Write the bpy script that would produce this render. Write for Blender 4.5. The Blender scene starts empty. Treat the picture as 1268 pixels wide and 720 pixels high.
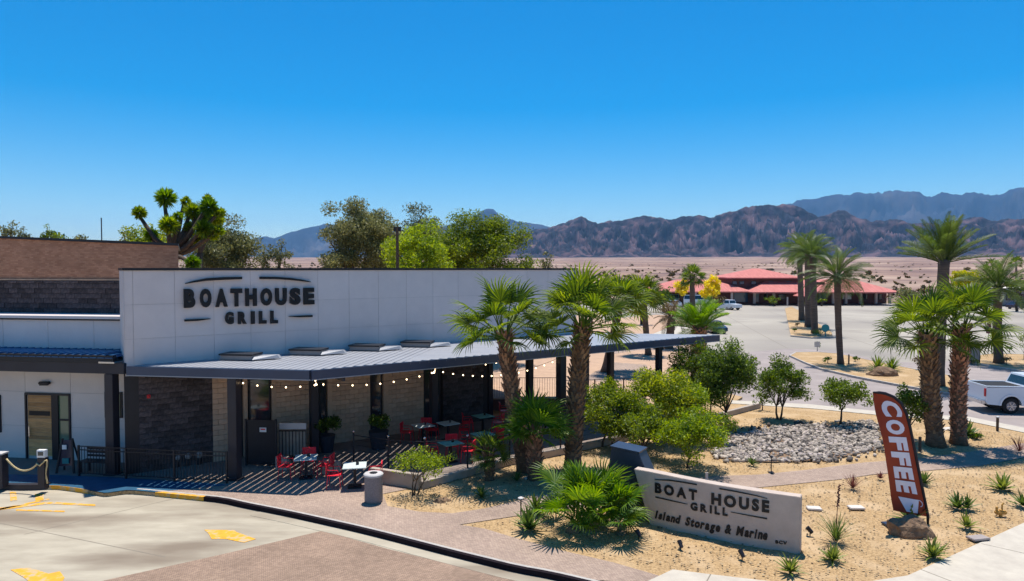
import bpy, bmesh, math, random
import numpy as np
from mathutils import Vector, Matrix, noise

R = math.radians
sc = bpy.context.scene
col = sc.collection
rnd = random.Random(7)

# ------------------------------------------------------------------ camera
HC = 7.5            # camera height in metres
PITCH = R(1.82)
FOC = 850.0         # focal length in photograph pixels (1268 wide)
cd = bpy.data.cameras.new('camera')
cam = bpy.data.objects.new('camera', cd)
col.objects.link(cam)
cam.location = (0, 0, HC)
cam.rotation_euler = (R(90) - PITCH, 0, 0)
cd.sensor_width = 36
cd.lens = 36 * FOC / 1268
cd.clip_start = 0.1
cd.clip_end = 60000
sc.camera = cam

# ------------------------------------------------------------------ light
SUN_EL = R(75)
SUN_AZ = R(7)       # measured from +Y towards +X
w = bpy.data.worlds.new('World')
sc.world = w
w.use_nodes = True
nt = w.node_tree
nt.nodes.clear()
sky = nt.nodes.new('ShaderNodeTexSky')
sky.sky_type = 'NISHITA'
sky.sun_disc = False
sky.sun_elevation = SUN_EL
sky.sun_rotation = SUN_AZ
sky.altitude = 0
sky.air_density = 1.0
sky.dust_density = 0.35
sky.ozone_density = 4.0
hsv = nt.nodes.new('ShaderNodeHueSaturation')
hsv.inputs['Saturation'].default_value = 1.62
hsv.inputs['Hue'].default_value = 0.497
bg = nt.nodes.new('ShaderNodeBackground')
bg.inputs['Strength'].default_value = 0.108
wo = nt.nodes.new('ShaderNodeOutputWorld')
nt.links.new(sky.outputs[0], hsv.inputs['Color'])
nt.links.new(hsv.outputs[0], bg.inputs[0])
nt.links.new(bg.outputs[0], wo.inputs[0])

sd = bpy.data.lights.new('sun', 'SUN')
sd.energy = 5.0
sd.angle = R(0.5)
sd.color = (1.0, 0.95, 0.87)
sun = bpy.data.objects.new('sun', sd)
col.objects.link(sun)
sdir = Vector((math.cos(SUN_EL) * math.sin(SUN_AZ), math.cos(SUN_EL) * math.cos(SUN_AZ), math.sin(SUN_EL)))
sun.rotation_euler = sdir.to_track_quat('Z', 'Y').to_euler()

vs = sc.view_settings
vs.view_transform = 'Standard'
vs.look = 'None'
vs.exposure = 0.36
vs.gamma = 1.0
vs.use_curve_mapping = False
sc.cycles.max_bounces = 6
sc.cycles.transparent_max_bounces = 6
sc.cycles.volume_bounces = 1

# ------------------------------------------------------------------ projection helpers (surveying the place)
def ray(px, py):
    u = (px - 634) / FOC
    v = (360 - py) / FOC
    return Vector((u, math.cos(PITCH) + v * math.sin(PITCH), -math.sin(PITCH) + v * math.cos(PITCH)))

def G(px, py, z=0.0):
    d = ray(px, py)
    k = (z - HC) / d.z
    return Vector((d.x * k, d.y * k, z))

def PY(px, py, Y):
    d = ray(px, py)
    k = Y / d.y
    return Vector((d.x * k, Y, HC + d.z * k))

def on_plane(px, py, o, n):
    d = ray(px, py)
    c = Vector((0, 0, HC))
    k = (Vector(o) - c).dot(n) / d.dot(n)
    return c + d * k

# ------------------------------------------------------------------ materials
MATS = {}
def _nt(name):
    m = bpy.data.materials.new(name)
    m.use_nodes = True
    t = m.node_tree
    b = t.nodes['Principled BSDF']
    return m, t, b

def mat(name, c1, c2=None, scale=3.0, rough=0.8, bump=0.0, bscale=30.0, metal=0.0, detail=6.0, stretch=None, c3=None, s3=0.6, spec=0.3, rand=0.0, ramp=(0.32, 0.68)):
    m, t, b = _nt(name)
    b.inputs['Roughness'].default_value = rough
    b.inputs['Metallic'].default_value = metal
    b.inputs['Specular IOR Level'].default_value = spec
    tc = t.nodes.new('ShaderNodeTexCoord')
    vec = tc.outputs['Object']
    if stretch:
        mp = t.nodes.new('ShaderNodeMapping')
        mp.inputs['Scale'].default_value = stretch
        t.links.new(vec, mp.inputs[0]); vec = mp.outputs[0]
    if c2 is None:
        c2 = tuple(x * 0.85 for x in c1)
    n = t.nodes.new('ShaderNodeTexNoise')
    n.inputs['Scale'].default_value = scale
    n.inputs['Detail'].default_value = detail
    n.inputs['Roughness'].default_value = 0.65
    t.links.new(vec, n.inputs['Vector'])
    r = t.nodes.new('ShaderNodeValToRGB')
    r.color_ramp.elements[0].position = ramp[0]
    r.color_ramp.elements[0].color = (*c2, 1)
    r.color_ramp.elements[1].position = ramp[1]
    r.color_ramp.elements[1].color = (*c1, 1)
    t.links.new(n.outputs['Fac'], r.inputs[0])
    out = r.outputs[0]
    if c3:
        n3 = t.nodes.new('ShaderNodeTexNoise')
        n3.inputs['Scale'].default_value = s3
        n3.inputs['Detail'].default_value = 5
        t.links.new(vec, n3.inputs['Vector'])
        r3 = t.nodes.new('ShaderNodeValToRGB')
        r3.color_ramp.elements[0].position = 0.48
        r3.color_ramp.elements[0].color = (0, 0, 0, 1)
        r3.color_ramp.elements[1].position = 0.66
        r3.color_ramp.elements[1].color = (1, 1, 1, 1)
        t.links.new(n3.outputs['Fac'], r3.inputs[0])
        mx = t.nodes.new('ShaderNodeMix'); mx.data_type = 'RGBA'
        t.links.new(r3.outputs[0], mx.inputs['Factor'])
        t.links.new(out, mx.inputs['A'])
        mx.inputs['B'].default_value = (*c3, 1)
        out = mx.outputs['Result']
    if rand:
        oi = t.nodes.new('ShaderNodeObjectInfo')
        mr = t.nodes.new('ShaderNodeMapRange')
        mr.inputs['To Min'].default_value = 1 - rand
        mr.inputs['To Max'].default_value = 1 + rand
        t.links.new(oi.outputs['Random'], mr.inputs['Value'])
        vm = t.nodes.new('ShaderNodeVectorMath'); vm.operation = 'SCALE'
        t.links.new(out, vm.inputs[0]); t.links.new(mr.outputs[0], vm.inputs['Scale'])
        out = vm.outputs[0]
    t.links.new(out, b.inputs['Base Color'])
    if bump:
        nb = t.nodes.new('ShaderNodeTexNoise')
        nb.inputs['Scale'].default_value = bscale
        nb.inputs['Detail'].default_value = 5
        t.links.new(vec, nb.inputs['Vector'])
        bp = t.nodes.new('ShaderNodeBump')
        bp.inputs['Strength'].default_value = bump
        bp.inputs['Distance'].default_value = 0.05
        t.links.new(nb.outputs['Fac'], bp.inputs['Height'])
        t.links.new(bp.outputs[0], b.inputs['Normal'])
    MATS[name] = m
    return m

def brickmat(name, c1, c2, mortar, scale, bw=0.5, rh=0.25, rough=0.85, msize=0.02, rot=(0, 0, 0), bump=0.4, c3=None, s3=0.4):
    m, t, b = _nt(name)
    b.inputs['Roughness'].default_value = rough
    b.inputs['Specular IOR Level'].default_value = 0.25
    tc = t.nodes.new('ShaderNodeTexCoord')
    mp = t.nodes.new('ShaderNodeMapping')
    mp.inputs['Rotation'].default_value = rot
    t.links.new(tc.outputs['Object'], mp.inputs[0])
    br = t.nodes.new('ShaderNodeTexBrick')
    br.inputs['Color1'].default_value = (*c1, 1)
    br.inputs['Color2'].default_value = (*c2, 1)
    br.inputs['Mortar'].default_value = (*mortar, 1)
    br.inputs['Scale'].default_value = scale
    br.inputs['Brick Width'].default_value = bw
    br.inputs['Row Height'].default_value = rh
    br.inputs['Mortar Size'].default_value = msize
    t.links.new(mp.outputs[0], br.inputs['Vector'])
    n = t.nodes.new('ShaderNodeTexNoise')
    n.inputs['Scale'].default_value = s3
    n.inputs['Detail'].default_value = 8
    n.inputs['Roughness'].default_value = 0.7
    t.links.new(tc.outputs['Object'], n.inputs['Vector'])
    mr = t.nodes.new('ShaderNodeMapRange')
    mr.inputs['From Min'].default_value = 0.3; mr.inputs['From Max'].default_value = 0.7
    mr.inputs['To Min'].default_value = 0.78; mr.inputs['To Max'].default_value = 1.15
    t.links.new(n.outputs['Fac'], mr.inputs['Value'])
    vm = t.nodes.new('ShaderNodeVectorMath'); vm.operation = 'SCALE'
    t.links.new(br.outputs['Color'], vm.inputs[0]); t.links.new(mr.outputs[0], vm.inputs['Scale'])
    t.links.new(vm.outputs[0], b.inputs['Base Color'])
    bp = t.nodes.new('ShaderNodeBump')
    bp.inputs['Strength'].default_value = bump
    bp.inputs['Distance'].default_value = 0.02
    bp.invert = True
    t.links.new(br.outputs['Fac'], bp.inputs['Height'])
    t.links.new(bp.outputs[0], b.inputs['Normal'])
    return m

def leafmat(name, c1, c2, trans=0.45, tcol=None, rough=0.5):
    m, t, b = _nt(name)
    b.inputs['Roughness'].default_value = rough
    b.inputs['Specular IOR Level'].default_value = 0.35
    g = t.nodes.new('ShaderNodeNewGeometry')
    r = t.nodes.new('ShaderNodeValToRGB')
    r.color_ramp.elements[0].color = (*c2, 1)
    r.color_ramp.elements[1].color = (*c1, 1)
    t.links.new(g.outputs['Random Per Island'], r.inputs[0])
    oi = t.nodes.new('ShaderNodeObjectInfo')
    mr = t.nodes.new('ShaderNodeMapRange'); mr.inputs['To Min'].default_value = 0.72; mr.inputs['To Max'].default_value = 1.3
    t.links.new(oi.outputs['Random'], mr.inputs['Value'])
    hv_ = t.nodes.new('ShaderNodeHueSaturation')
    mh = t.nodes.new('ShaderNodeMapRange'); mh.inputs['To Min'].default_value = 0.512; mh.inputs['To Max'].default_value = 0.485
    t.links.new(oi.outputs['Random'], mh.inputs['Value']); t.links.new(mh.outputs[0], hv_.inputs['Hue'])
    t.links.new(mr.outputs[0], hv_.inputs['Value']); t.links.new(r.outputs[0], hv_.inputs['Color'])
    r = hv_
    t.links.new(r.outputs[0], b.inputs['Base Color'])
    tr = t.nodes.new('ShaderNodeBsdfTranslucent')
    hs = t.nodes.new('ShaderNodeHueSaturation')
    hs.inputs['Hue'].default_value = 0.485
    hs.inputs['Saturation'].default_value = 1.1
    hs.inputs['Value'].default_value = 1.9
    t.links.new(r.outputs[0], hs.inputs['Color'])
    t.links.new(hs.outputs[0], tr.inputs['Color'])
    mx = t.nodes.new('ShaderNodeMixShader')
    mx.inputs[0].default_value = trans
    o = t.nodes['Material Output']
    t.links.new(b.outputs[0], mx.inputs[1]); t.links.new(tr.outputs[0], mx.inputs[2])
    t.links.new(mx.outputs[0], o.inputs['Surface'])
    return m

def glassmat(name, c=(0.02, 0.03, 0.04), rough=0.05):
    m, t, b = _nt(name)
    b.inputs['Base Color'].default_value = (*c, 1)
    b.inputs['Roughness'].default_value = rough
    b.inputs['Specular IOR Level'].default_value = 0.8
    return m

def emitmat(name, c, s):
    m, t, b = _nt(name)
    b.inputs['Base Color'].default_value = (*c, 1)
    b.inputs['Emission Color'].default_value = (*c, 1)
    b.inputs['Emission Strength'].default_value = s
    return m

M_sand = mat('sand', (0.57, 0.385, 0.195), (0.23, 0.14, 0.065), scale=14, rough=0.95, bump=1.0, bscale=16, c3=(0.50, 0.35, 0.20), s3=0.9, detail=15)
M_desert = mat('desert', (0.31, 0.195, 0.14), (0.14, 0.085, 0.075), scale=0.03, rough=1, detail=15, c3=(0.40, 0.28, 0.205), s3=0.008, ramp=(0.4, 0.62))
M_conc = mat('drive_concrete', (0.45, 0.395, 0.30), (0.33, 0.285, 0.215), scale=1.1, rough=0.85, detail=14, bump=0.08, bscale=60, c3=(0.21, 0.165, 0.12), s3=0.34, stretch=(0.5, 1.6, 1))
M_lot = mat('lot_concrete', (0.41, 0.365, 0.30), (0.30, 0.265, 0.22), scale=0.2, rough=0.9, detail=14, c3=(0.25, 0.22, 0.19), s3=0.05)
M_walk = mat('walk_concrete', (0.52, 0.465, 0.38), (0.42, 0.37, 0.305), scale=2, rough=0.85, detail=10, bump=0.05, bscale=60)
M_asph = mat('asphalt', (0.34, 0.285, 0.26), (0.25, 0.21, 0.195), scale=0.7, rough=0.9, detail=12)
M_paver = brickmat('walk_pavers', (0.43, 0.315, 0.24), (0.32, 0.23, 0.18), (0.20, 0.15, 0.13), 5.0, rot=(0, 0, R(35)))
M_paver2 = brickmat('drive_pavers', (0.36, 0.245, 0.17), (0.27, 0.18, 0.125), (0.12, 0.09, 0.08), 5.0, rot=(0, 0, R(-20)), s3=0.7)
M_patio = mat('patio_concrete', (0.27, 0.21, 0.18), (0.19, 0.15, 0.13), scale=1.6, rough=0.8, detail=9)
M_blue = mat('blue_ramp_paint', (0.018, 0.10, 0.18), (0.012, 0.065, 0.125), scale=2.2, rough=0.6, detail=9)
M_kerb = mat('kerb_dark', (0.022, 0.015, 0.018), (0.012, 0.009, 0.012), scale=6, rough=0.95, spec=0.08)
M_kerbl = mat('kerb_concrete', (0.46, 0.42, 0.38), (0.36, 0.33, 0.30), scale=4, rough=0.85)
M_yellow = mat('yellow_paint', (0.82, 0.40, 0.02), (0.62, 0.30, 0.03), scale=5, rough=0.7, c3=(0.44, 0.36, 0.24), s3=5.0)
M_white = mat('white_panel', (0.68, 0.60, 0.57), (0.63, 0.555, 0.53), scale=1.5, rough=0.55, bump=0.03, bscale=150, detail=8, rand=0.03)
M_joint = mat('joint', (0.54, 0.49, 0.47), rough=0.9)
M_beige = mat('beige_block', (0.60, 0.40, 0.28), (0.50, 0.33, 0.23), scale=7, rough=0.9, bump=0.3, bscale=60, rand=0.1)
M_stone = mat('dark_block', (0.115, 0.09, 0.09), (0.045, 0.036, 0.038), scale=9, rough=0.9, bump=1.0, bscale=25, rand=0.35)
M_mort = mat('mortar', (0.06, 0.05, 0.05), rough=0.95)
M_brick = brickmat('brown_brick', (0.50, 0.25, 0.15), (0.37, 0.17, 0.10), (0.34, 0.19, 0.12), 5.0, bw=0.9, rh=0.32, rot=(R(90), 0, 0), bump=0.3, s3=1.3)
M_cap = mat('black_coping', (0.02, 0.02, 0.025), rough=0.4)
M_black = mat('black_metal', (0.022, 0.020, 0.026), (0.015, 0.014, 0.018), rough=0.45)
M_post = mat('post_metal', (0.034, 0.032, 0.042), (0.024, 0.022, 0.03), rough=0.4, scale=1)
M_fascia = mat('fascia_metal', (0.035, 0.055, 0.105), (0.025, 0.042, 0.085), rough=0.35, scale=1, spec=0.5)
M_roof = mat('roof_metal', (0.33, 0.335, 0.355), (0.26, 0.265, 0.29), rough=0.45, scale=0.8, stretch=(0.3, 2, 1), detail=8)
M_blueroof = mat('blue_metal', (0.02, 0.115, 0.27), (0.02, 0.09, 0.22), rough=0.35, scale=1)
M_wood = mat('plank_wood', (0.72, 0.40, 0.17), (0.42, 0.21, 0.08), scale=3, rough=0.7, stretch=(1, 1, 12), rand=0.35, detail=8)
M_glass = glassmat('dark_glass')
M_glass2 = glassmat('green_glass', (0.10, 0.16, 0.10), 0.1)
M_red = mat('red_chair', (0.80, 0.025, 0.05), (0.68, 0.02, 0.04), rough=0.4, scale=2)
M_table = mat('table_top', (0.62, 0.66, 0.63), (0.52, 0.58, 0.55), rough=0.35, scale=3)
M_teal = mat('teal_top', (0.25, 0.52, 0.45), (0.14, 0.38, 0.32), rough=0.4, scale=3, stretch=(10, 1, 1))
M_bin = mat('bin_concrete', (0.30, 0.26, 0.25), (0.20, 0.17, 0.165), scale=25, rough=0.9, bump=0.2, bscale=60)
M_lid = mat('bin_lid', (0.55, 0.52, 0.50), rough=0.5)
M_rope = mat('rope', (0.60, 0.48, 0.26), (0.45, 0.34, 0.18), scale=30, rough=0.9)
M_sign = mat('sign_stucco', (0.54, 0.44, 0.37), (0.46, 0.37, 0.31), scale=3, rough=0.9, bump=0.25, bscale=80)
M_signd = mat('sign_dark', (0.035, 0.045, 0.075), (0.025, 0.032, 0.055), scale=2, rough=0.35, spec=0.5)
M_letter = mat('letter_black', (0.010, 0.010, 0.012), rough=0.5)
M_flag = mat('flag_cloth', (0.34, 0.052, 0.016), (0.24, 0.032, 0.012), scale=1.5, rough=0.7)
M_flagw = mat('flag_white', (0.75, 0.72, 0.78), (0.66, 0.62, 0.72), scale=5, rough=0.7)
M_flagb = mat('flag_black', (0.015, 0.013, 0.02), rough=0.6)
M_trunk = mat('palm_trunk', (0.26, 0.16, 0.10), (0.12, 0.07, 0.045), scale=5, rough=0.95, bump=0.8, bscale=18, stretch=(1, 1, 3))
M_boot = leafmat('palm_boot', (0.48, 0.27, 0.15), (0.12, 0.06, 0.04), trans=0.12)
M_bark = mat('tree_bark', (0.12, 0.085, 0.06), (0.06, 0.042, 0.03), scale=9, rough=0.95, bump=0.6, bscale=30)
M_palmbark2 = mat('slim_palm_bark', (0.17, 0.12, 0.09), (0.09, 0.062, 0.05), scale=1.5, rough=0.95, stretch=(1, 1, 8), bump=0.6, bscale=6)
L_fan = leafmat('fan_leaf', (0.17, 0.23, 0.022), (0.03, 0.07, 0.010), 0.45)
L_fanb = leafmat('fan_leaf_bright', (0.15, 0.25, 0.018), (0.035, 0.11, 0.010), 0.42)
L_date = leafmat('date_leaf', (0.085, 0.13, 0.022), (0.035, 0.068, 0.014), 0.36)
L_dark = leafmat('dark_leaf', (0.15, 0.22, 0.025), (0.025, 0.055, 0.010), 0.42)
L_mid = leafmat('mid_leaf', (0.17, 0.24, 0.022), (0.035, 0.07, 0.010), 0.42)
L_yel = leafmat('yellow_leaf', (0.29, 0.34, 0.025), (0.05, 0.10, 0.012), 0.42)
L_lime = leafmat('lime_leaf', (0.28, 0.37, 0.015), (0.05, 0.11, 0.01), 0.42)
L_olive = leafmat('olive_leaf', (0.21, 0.22, 0.08), (0.05, 0.06, 0.025), 0.35)
L_bloom = leafmat('yellow_bloom', (0.78, 0.64, 0.01), (0.42, 0.42, 0.01), 0.3)
L_agave = leafmat('agave_leaf', (0.11, 0.17, 0.03), (0.04, 0.085, 0.018), 0.25)
L_agavey = leafmat('agave_leaf_pale', (0.24, 0.28, 0.05), (0.06, 0.12, 0.02), 0.25)
L_pale = leafmat('pale_leaf', (0.30, 0.33, 0.14), (0.13, 0.17, 0.05), 0.3)
L_purple = leafmat('dry_stem', (0.20, 0.07, 0.05), (0.10, 0.04, 0.035), 0.2)
L_brownb = leafmat('brown_leaf', (0.17, 0.12, 0.04), (0.08, 0.06, 0.025), 0.2)
M_rock = mat('boulder', (0.30, 0.19, 0.11), (0.12, 0.075, 0.05), scale=4, rough=0.95, bump=1.0, bscale=12, detail=10)
M_riprap = leafmat('riprap', (0.60, 0.50, 0.42), (0.03, 0.025, 0.025), 0.0, rough=0.9)
M_stonep = mat('riprap_stone', (0.55, 0.47, 0.42), (0.28, 0.22, 0.20), scale=6, rough=0.95, bump=0.5, bscale=20, rand=0.45)
M_pebble = leafmat('pebble', (0.58, 0.42, 0.26), (0.10, 0.055, 0.03), 0.0, rough=0.95)
M_slabw = mat('pale_stone', (0.62, 0.56, 0.50), rough=0.9, scale=8)
M_carw = mat('white_car_paint', (0.66, 0.70, 0.76), (0.64, 0.68, 0.74), rough=0.18, scale=1, spec=0.6)
M_cart = mat('teal_car_paint', (0.18, 0.42, 0.40), rough=0.2, scale=1, spec=0.6)
M_card = mat('dark_car_paint', (0.03, 0.03, 0.06), rough=0.2, scale=1, spec=0.6)
M_tyre = mat('tyre', (0.018, 0.018, 0.02), rough=0.8, scale=20)
M_rim = mat('rim', (0.25, 0.25, 0.28), rough=0.35, metal=0.7)
M_chrome = mat('chrome', (0.6, 0.6, 0.62), rough=0.2, metal=0.9)
M_tail = mat('tail_lamp', (0.55, 0.02, 0.03), rough=0.25)
M_rtile = mat('red_roof', (0.60, 0.21, 0.18), (0.40, 0.12, 0.10), scale=0.9, rough=0.8, stretch=(6, 0.4, 1), detail=6)
M_maroon = mat('maroon_wall', (0.16, 0.07, 0.065), (0.12, 0.05, 0.05), scale=1, rough=0.9)
M_cream = mat('cream_column', (0.50, 0.40, 0.36), rough=0.9)
M_bluew = glassmat('blue_window', (0.04, 0.09, 0.16), 0.1)
M_greyw = mat('grey_wall', (0.34, 0.29, 0.27), rough=0.9)
M_tealsign = mat('teal_sign', (0.02, 0.22, 0.24), rough=0.5)
M_hyd = mat('yellow_valve', (0.60, 0.33, 0.08), (0.42, 0.22, 0.05), rough=0.6, scale=8)
M_conw = mat('white_kerb_wall', (0.42, 0.35, 0.29), (0.33, 0.275, 0.23), scale=3, rough=0.85)
M_bulb = emitmat('bulb_glow', (1.0, 0.72, 0.42), 6.0)
M_white2 = mat('white_print', (0.75, 0.75, 0.75), rough=0.6)
M_mount = mat('near_rock', (0.026, 0.021, 0.036), (0.001, 0.002, 0.008), ramp=(0.46, 0.60), scale=0.022, rough=1, detail=15, c3=(0.12, 0.07, 0.078), s3=0.010, bump=1.0, bscale=0.012)  # navy blotches and mauve patches paint shaded and lit slopes into the rock
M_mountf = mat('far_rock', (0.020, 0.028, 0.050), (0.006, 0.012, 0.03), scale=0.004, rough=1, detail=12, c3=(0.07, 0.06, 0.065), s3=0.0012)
M_brownroof = mat('tan_ground', (0.50, 0.33, 0.22), (0.38, 0.25, 0.17), scale=1.2, rough=0.95, detail=12, bump=0.3, bscale=15)
M_pot = mat('dark_pot', (0.03, 0.035, 0.05), rough=0.5)

# ------------------------------------------------------------------ mesh builder
WM = {}
def link(o, parent=None):
    col.objects.link(o)
    if parent is not None:
        o.parent = parent
    return o

def tag(o, label=None, cat=None, group=None, kind=None):
    if label: o['label'] = label
    if cat: o['category'] = cat
    if group: o['group'] = group
    if kind: o['kind'] = kind
    return o

def thing(name, label, cat, loc=(0, 0, 0), rotz=0.0, group=None, scale=1.0):
    o = bpy.data.objects.new(name, None)
    o.empty_display_size = 0.2
    col.objects.link(o)
    o.location = loc
    o.rotation_euler = (0, 0, rotz)
    o.scale = (scale,) * 3
    WM[o.name] = Matrix.LocRotScale(Vector(loc), o.rotation_euler.to_quaternion(), Vector((scale,) * 3))
    return tag(o, label, cat, group)

class MB:
    def __init__(s):
        s.v = []; s.f = []
    def add(s, vs_, fs):
        o = len(s.v)
        s.v += [tuple(p) for p in vs_]
        s.f += [tuple(i + o for i in f) for f in fs]
        return s
    def box(s, c, size, rz=0.0):
        cx, cy, cz = c
        a, b, h = size[0] / 2, size[1] / 2, size[2] / 2
        cs, sn = math.cos(rz), math.sin(rz)
        P = []
        for dz in (-h, h):
            for dx, dy in ((-a, -b), (a, -b), (a, b), (-a, b)):
                P.append((cx + dx * cs - dy * sn, cy + dx * sn + dy * cs, cz + dz))
        return s.add(P, [(3, 2, 1, 0), (4, 5, 6, 7), (0, 1, 5, 4), (1, 2, 6, 5), (2, 3, 7, 6), (3, 0, 4, 7)])
    def beam(s, p, q, wd, ht):
        """bar from p to q, rectangular section"""
        p = Vector(p); q = Vector(q)
        d = (q - p).normalized()
        up = Vector((0, 0, 1)) if abs(d.z) < 0.95 else Vector((0, 1, 0))
        r = d.cross(up).normalized(); u = r.cross(d).normalized()
        P = []
        for c in (p, q):
            for a, b in ((-1, -1), (1, -1), (1, 1), (-1, 1)):
                P.append(c + r * (a * wd / 2) + u * (b * ht / 2))
        return s.add(P, [(3, 2, 1, 0), (4, 5, 6, 7), (0, 1, 5, 4), (1, 2, 6, 5), (2, 3, 7, 6), (3, 0, 4, 7)])
    def prism(s, poly, z0, z1):
        n = len(poly)
        ar = sum(poly[i][0] * poly[(i + 1) % n][1] - poly[(i + 1) % n][0] * poly[i][1] for i in range(n))
        if ar < 0: poly = poly[::-1]
        P = [(p[0], p[1], z0) for p in poly] + [(p[0], p[1], z1) for p in poly]
        return s.add(P, [tuple(range(n - 1, -1, -1)), tuple(range(n, 2 * n))] + [(i, (i + 1) % n, n + (i + 1) % n, n + i) for i in range(n)])
    def tube(s, pts, rad, n=8, cap=True):
        pts = [Vector(p) for p in pts]
        if not hasattr(rad, '__len__'): rad = [rad] * len(pts)
        o = len(s.v)
        prev = None
        for i, p in enumerate(pts):
            d = (pts[min(i + 1, len(pts) - 1)] - pts[max(i - 1, 0)]).normalized()
            if prev is None:
                a = Vector((1, 0, 0)) if abs(d.x) < 0.9 else Vector((0, 1, 0))
                r = d.cross(a).normalized()
            else:
                r = (prev - d * prev.dot(d)).normalized()
            prev = r
            u = d.cross(r)
            for k in range(n):
                an = 2 * math.pi * k / n
                s.v.append(tuple(p + (r * math.cos(an) + u * math.sin(an)) * rad[i]))
        for i in range(len(pts) - 1):
            for k in range(n):
                a = o + i * n + k; b = o + i * n + (k + 1) % n
                s.f.append((a, b, b + n, a + n))
        if cap:
            s.f.append(tuple(o + k for k in range(n - 1, -1, -1)))
            e = o + (len(pts) - 1) * n
            s.f.append(tuple(e + k for k in range(n)))
        return s
    def sphere(s, c, r, nu=10, nv=6, sc3=(1, 1, 1)):
        P = []; F = []
        for j in range(nv + 1):
            th = math.pi * j / nv
            for i in range(nu):
                ph = 2 * math.pi * i / nu
                P.append((c[0] + r * sc3[0] * math.sin(th) * math.cos(ph), c[1] + r * sc3[1] * math.sin(th) * math.sin(ph), c[2] + r * sc3[2] * math.cos(th)))
        for j in range(nv):
            for i in range(nu):
                F.append((j * nu + i, (j + 1) * nu + i, (j + 1) * nu + (i + 1) % nu, j * nu + (i + 1) % nu))
        return s.add(P, F)
    def mesh(s, name, smooth=False, bevel=0.0, parentmat=None):
        me = bpy.data.meshes.new(name)
        vv = s.v
        if parentmat is not None:
            inv = parentmat.inverted()
            vv = [tuple(inv @ Vector(p)) for p in vv]
        me.from_pydata(vv, [], s.f)
        bm = bmesh.new(); bm.from_mesh(me)
        bmesh.ops.recalc_face_normals(bm, faces=bm.faces)
        if bevel:
            es = [e for e in bm.edges if len(e.link_faces) == 2 and e.calc_face_angle(0) > 0.6]
            bmesh.ops.bevel(bm, geom=es, offset=bevel, segments=2, affect='EDGES', clamp_overlap=True)
        bm.to_mesh(me); bm.free()
        if smooth:
            me.polygons.foreach_set('use_smooth', [True] * len(me.polygons))
        return me
    def build(s, name, m, parent=None, smooth=False, bevel=0.0, world=True, loc=None):
        """link as ONE mesh object; vertices are in world space unless world=False"""
        pm = None
        if parent is not None and world:
            pm = WM.get(parent.name)
        me = s.mesh(name, smooth, bevel, pm)
        me.materials.append(m)
        o = bpy.data.objects.new(name, me)
        link(o, parent)
        if parent is not None and pm is not None:
            WM[o.name] = pm
        elif parent is not None:
            WM[o.name] = WM.get(parent.name, Matrix())
        if loc is not None: o.location = loc
        return o

def inst(src, parent, M=None, name=None):
    """copy of an object (shared mesh) under parent"""
    c = src.copy()
    col.objects.link(c)
    c.parent = parent
    if M is not None: c.matrix_basis = M
    return c

def copy_tree(o, loc=None, rotz=None, label=None, group=None, scale=None):
    c = o.copy(); col.objects.link(c)
    if loc is not None: c.location = loc
    if rotz is not None: c.rotation_euler = (0, 0, rotz)
    if scale is not None: c.scale = (scale,) * 3
    if label: c['label'] = label
    if group: c['group'] = group
    for ch in list(o.children):
        d = ch.copy(); col.objects.link(d); d.parent = c
        for g in list(ch.children):
            e = g.copy(); col.objects.link(e); e.parent = d
    return c

def npmesh(name, V, F, m, parent=None, smooth=False):
    """fast mesh from numpy: V (n,3), F (k,3|4)"""
    me = bpy.data.meshes.new(name)
    k, q = F.shape
    me.vertices.add(len(V)); me.vertices.foreach_set('co', V.astype(np.float32).ravel())
    me.loops.add(k * q); me.loops.foreach_set('vertex_index', F.astype(np.int32).ravel())
    me.polygons.add(k)
    me.polygons.foreach_set('loop_start', np.arange(0, k * q, q, dtype=np.int32))
    me.polygons.foreach_set('loop_total', np.full(k, q, dtype=np.int32))
    me.update(calc_edges=True)
    if smooth: me.polygons.foreach_set('use_smooth', np.ones(k, dtype=bool))
    me.materials.append(m)
    o = bpy.data.objects.new(name, me)
    return link(o, parent)

def struct(o): o['kind'] = 'structure'; return o
def stuff(o): o['kind'] = 'stuff'; return o

def spx(pts, z=0.0):
    return [(G(a, b, z).x, G(a, b, z).y) for a, b in pts]

def smooth_poly(pts, it=2):
    for _ in range(it):
        q = [pts[0]]
        for a, b in zip(pts[:-1], pts[1:]):
            q.append((a[0] * .75 + b[0] * .25, a[1] * .75 + b[1] * .25))
            q.append((a[0] * .25 + b[0] * .75, a[1] * .25 + b[1] * .75))
        q.append(pts[-1]); pts = q
    return pts

# ------------------------------------------------------------------ terrain
def px_az(px): return math.atan((px - 634) / FOC)

def terrain():
    az = np.radians(np.linspace(-180, 180, 241))
    rr = np.array([0, 4, 9, 15, 22, 30, 40, 52, 66, 82, 100, 125, 160, 210, 280, 370, 500, 700, 1000, 1400, 2000, 2800, 3800, 5200, 7500, 11000, 16000, 19500])
    V = []; F = []
    for i, r in enumerate(rr):
        for a in az[:-1]:
            x = r * math.sin(a); y = r * math.cos(a)
            z = -0.14
            if r > 300:
                k = (r - 300)
                rise = 0.0185 * k if k < 4500 else 0.0185 * 4500 + 0.006 * (k - 4500)
                z += rise * (1 + 0.25 * noise.noise(Vector((x * 0.0006, y * 0.0006, 3.3))))
                z += (noise.noise(Vector((x * 0.004, y * 0.004, 0))) * 4) * min(1, k / 2000)
            V.append((x, y, z))
    n = len(az) - 1
    for i in range(len(rr) - 1):
        for k in range(n):
            F.append((i * n + k, i * n + (k + 1) % n, (i + 1) * n + (k + 1) % n, (i + 1) * n + k))
    o = npmesh('desert_ground', np.array(V), np.array(F), M_desert, smooth=True)
    return struct(o)
terrain()

def interp(prof, x):
    xs = [p[0] for p in prof]; ys = [p[1] for p in prof]
    return float(np.interp(x, xs, ys))

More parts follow.
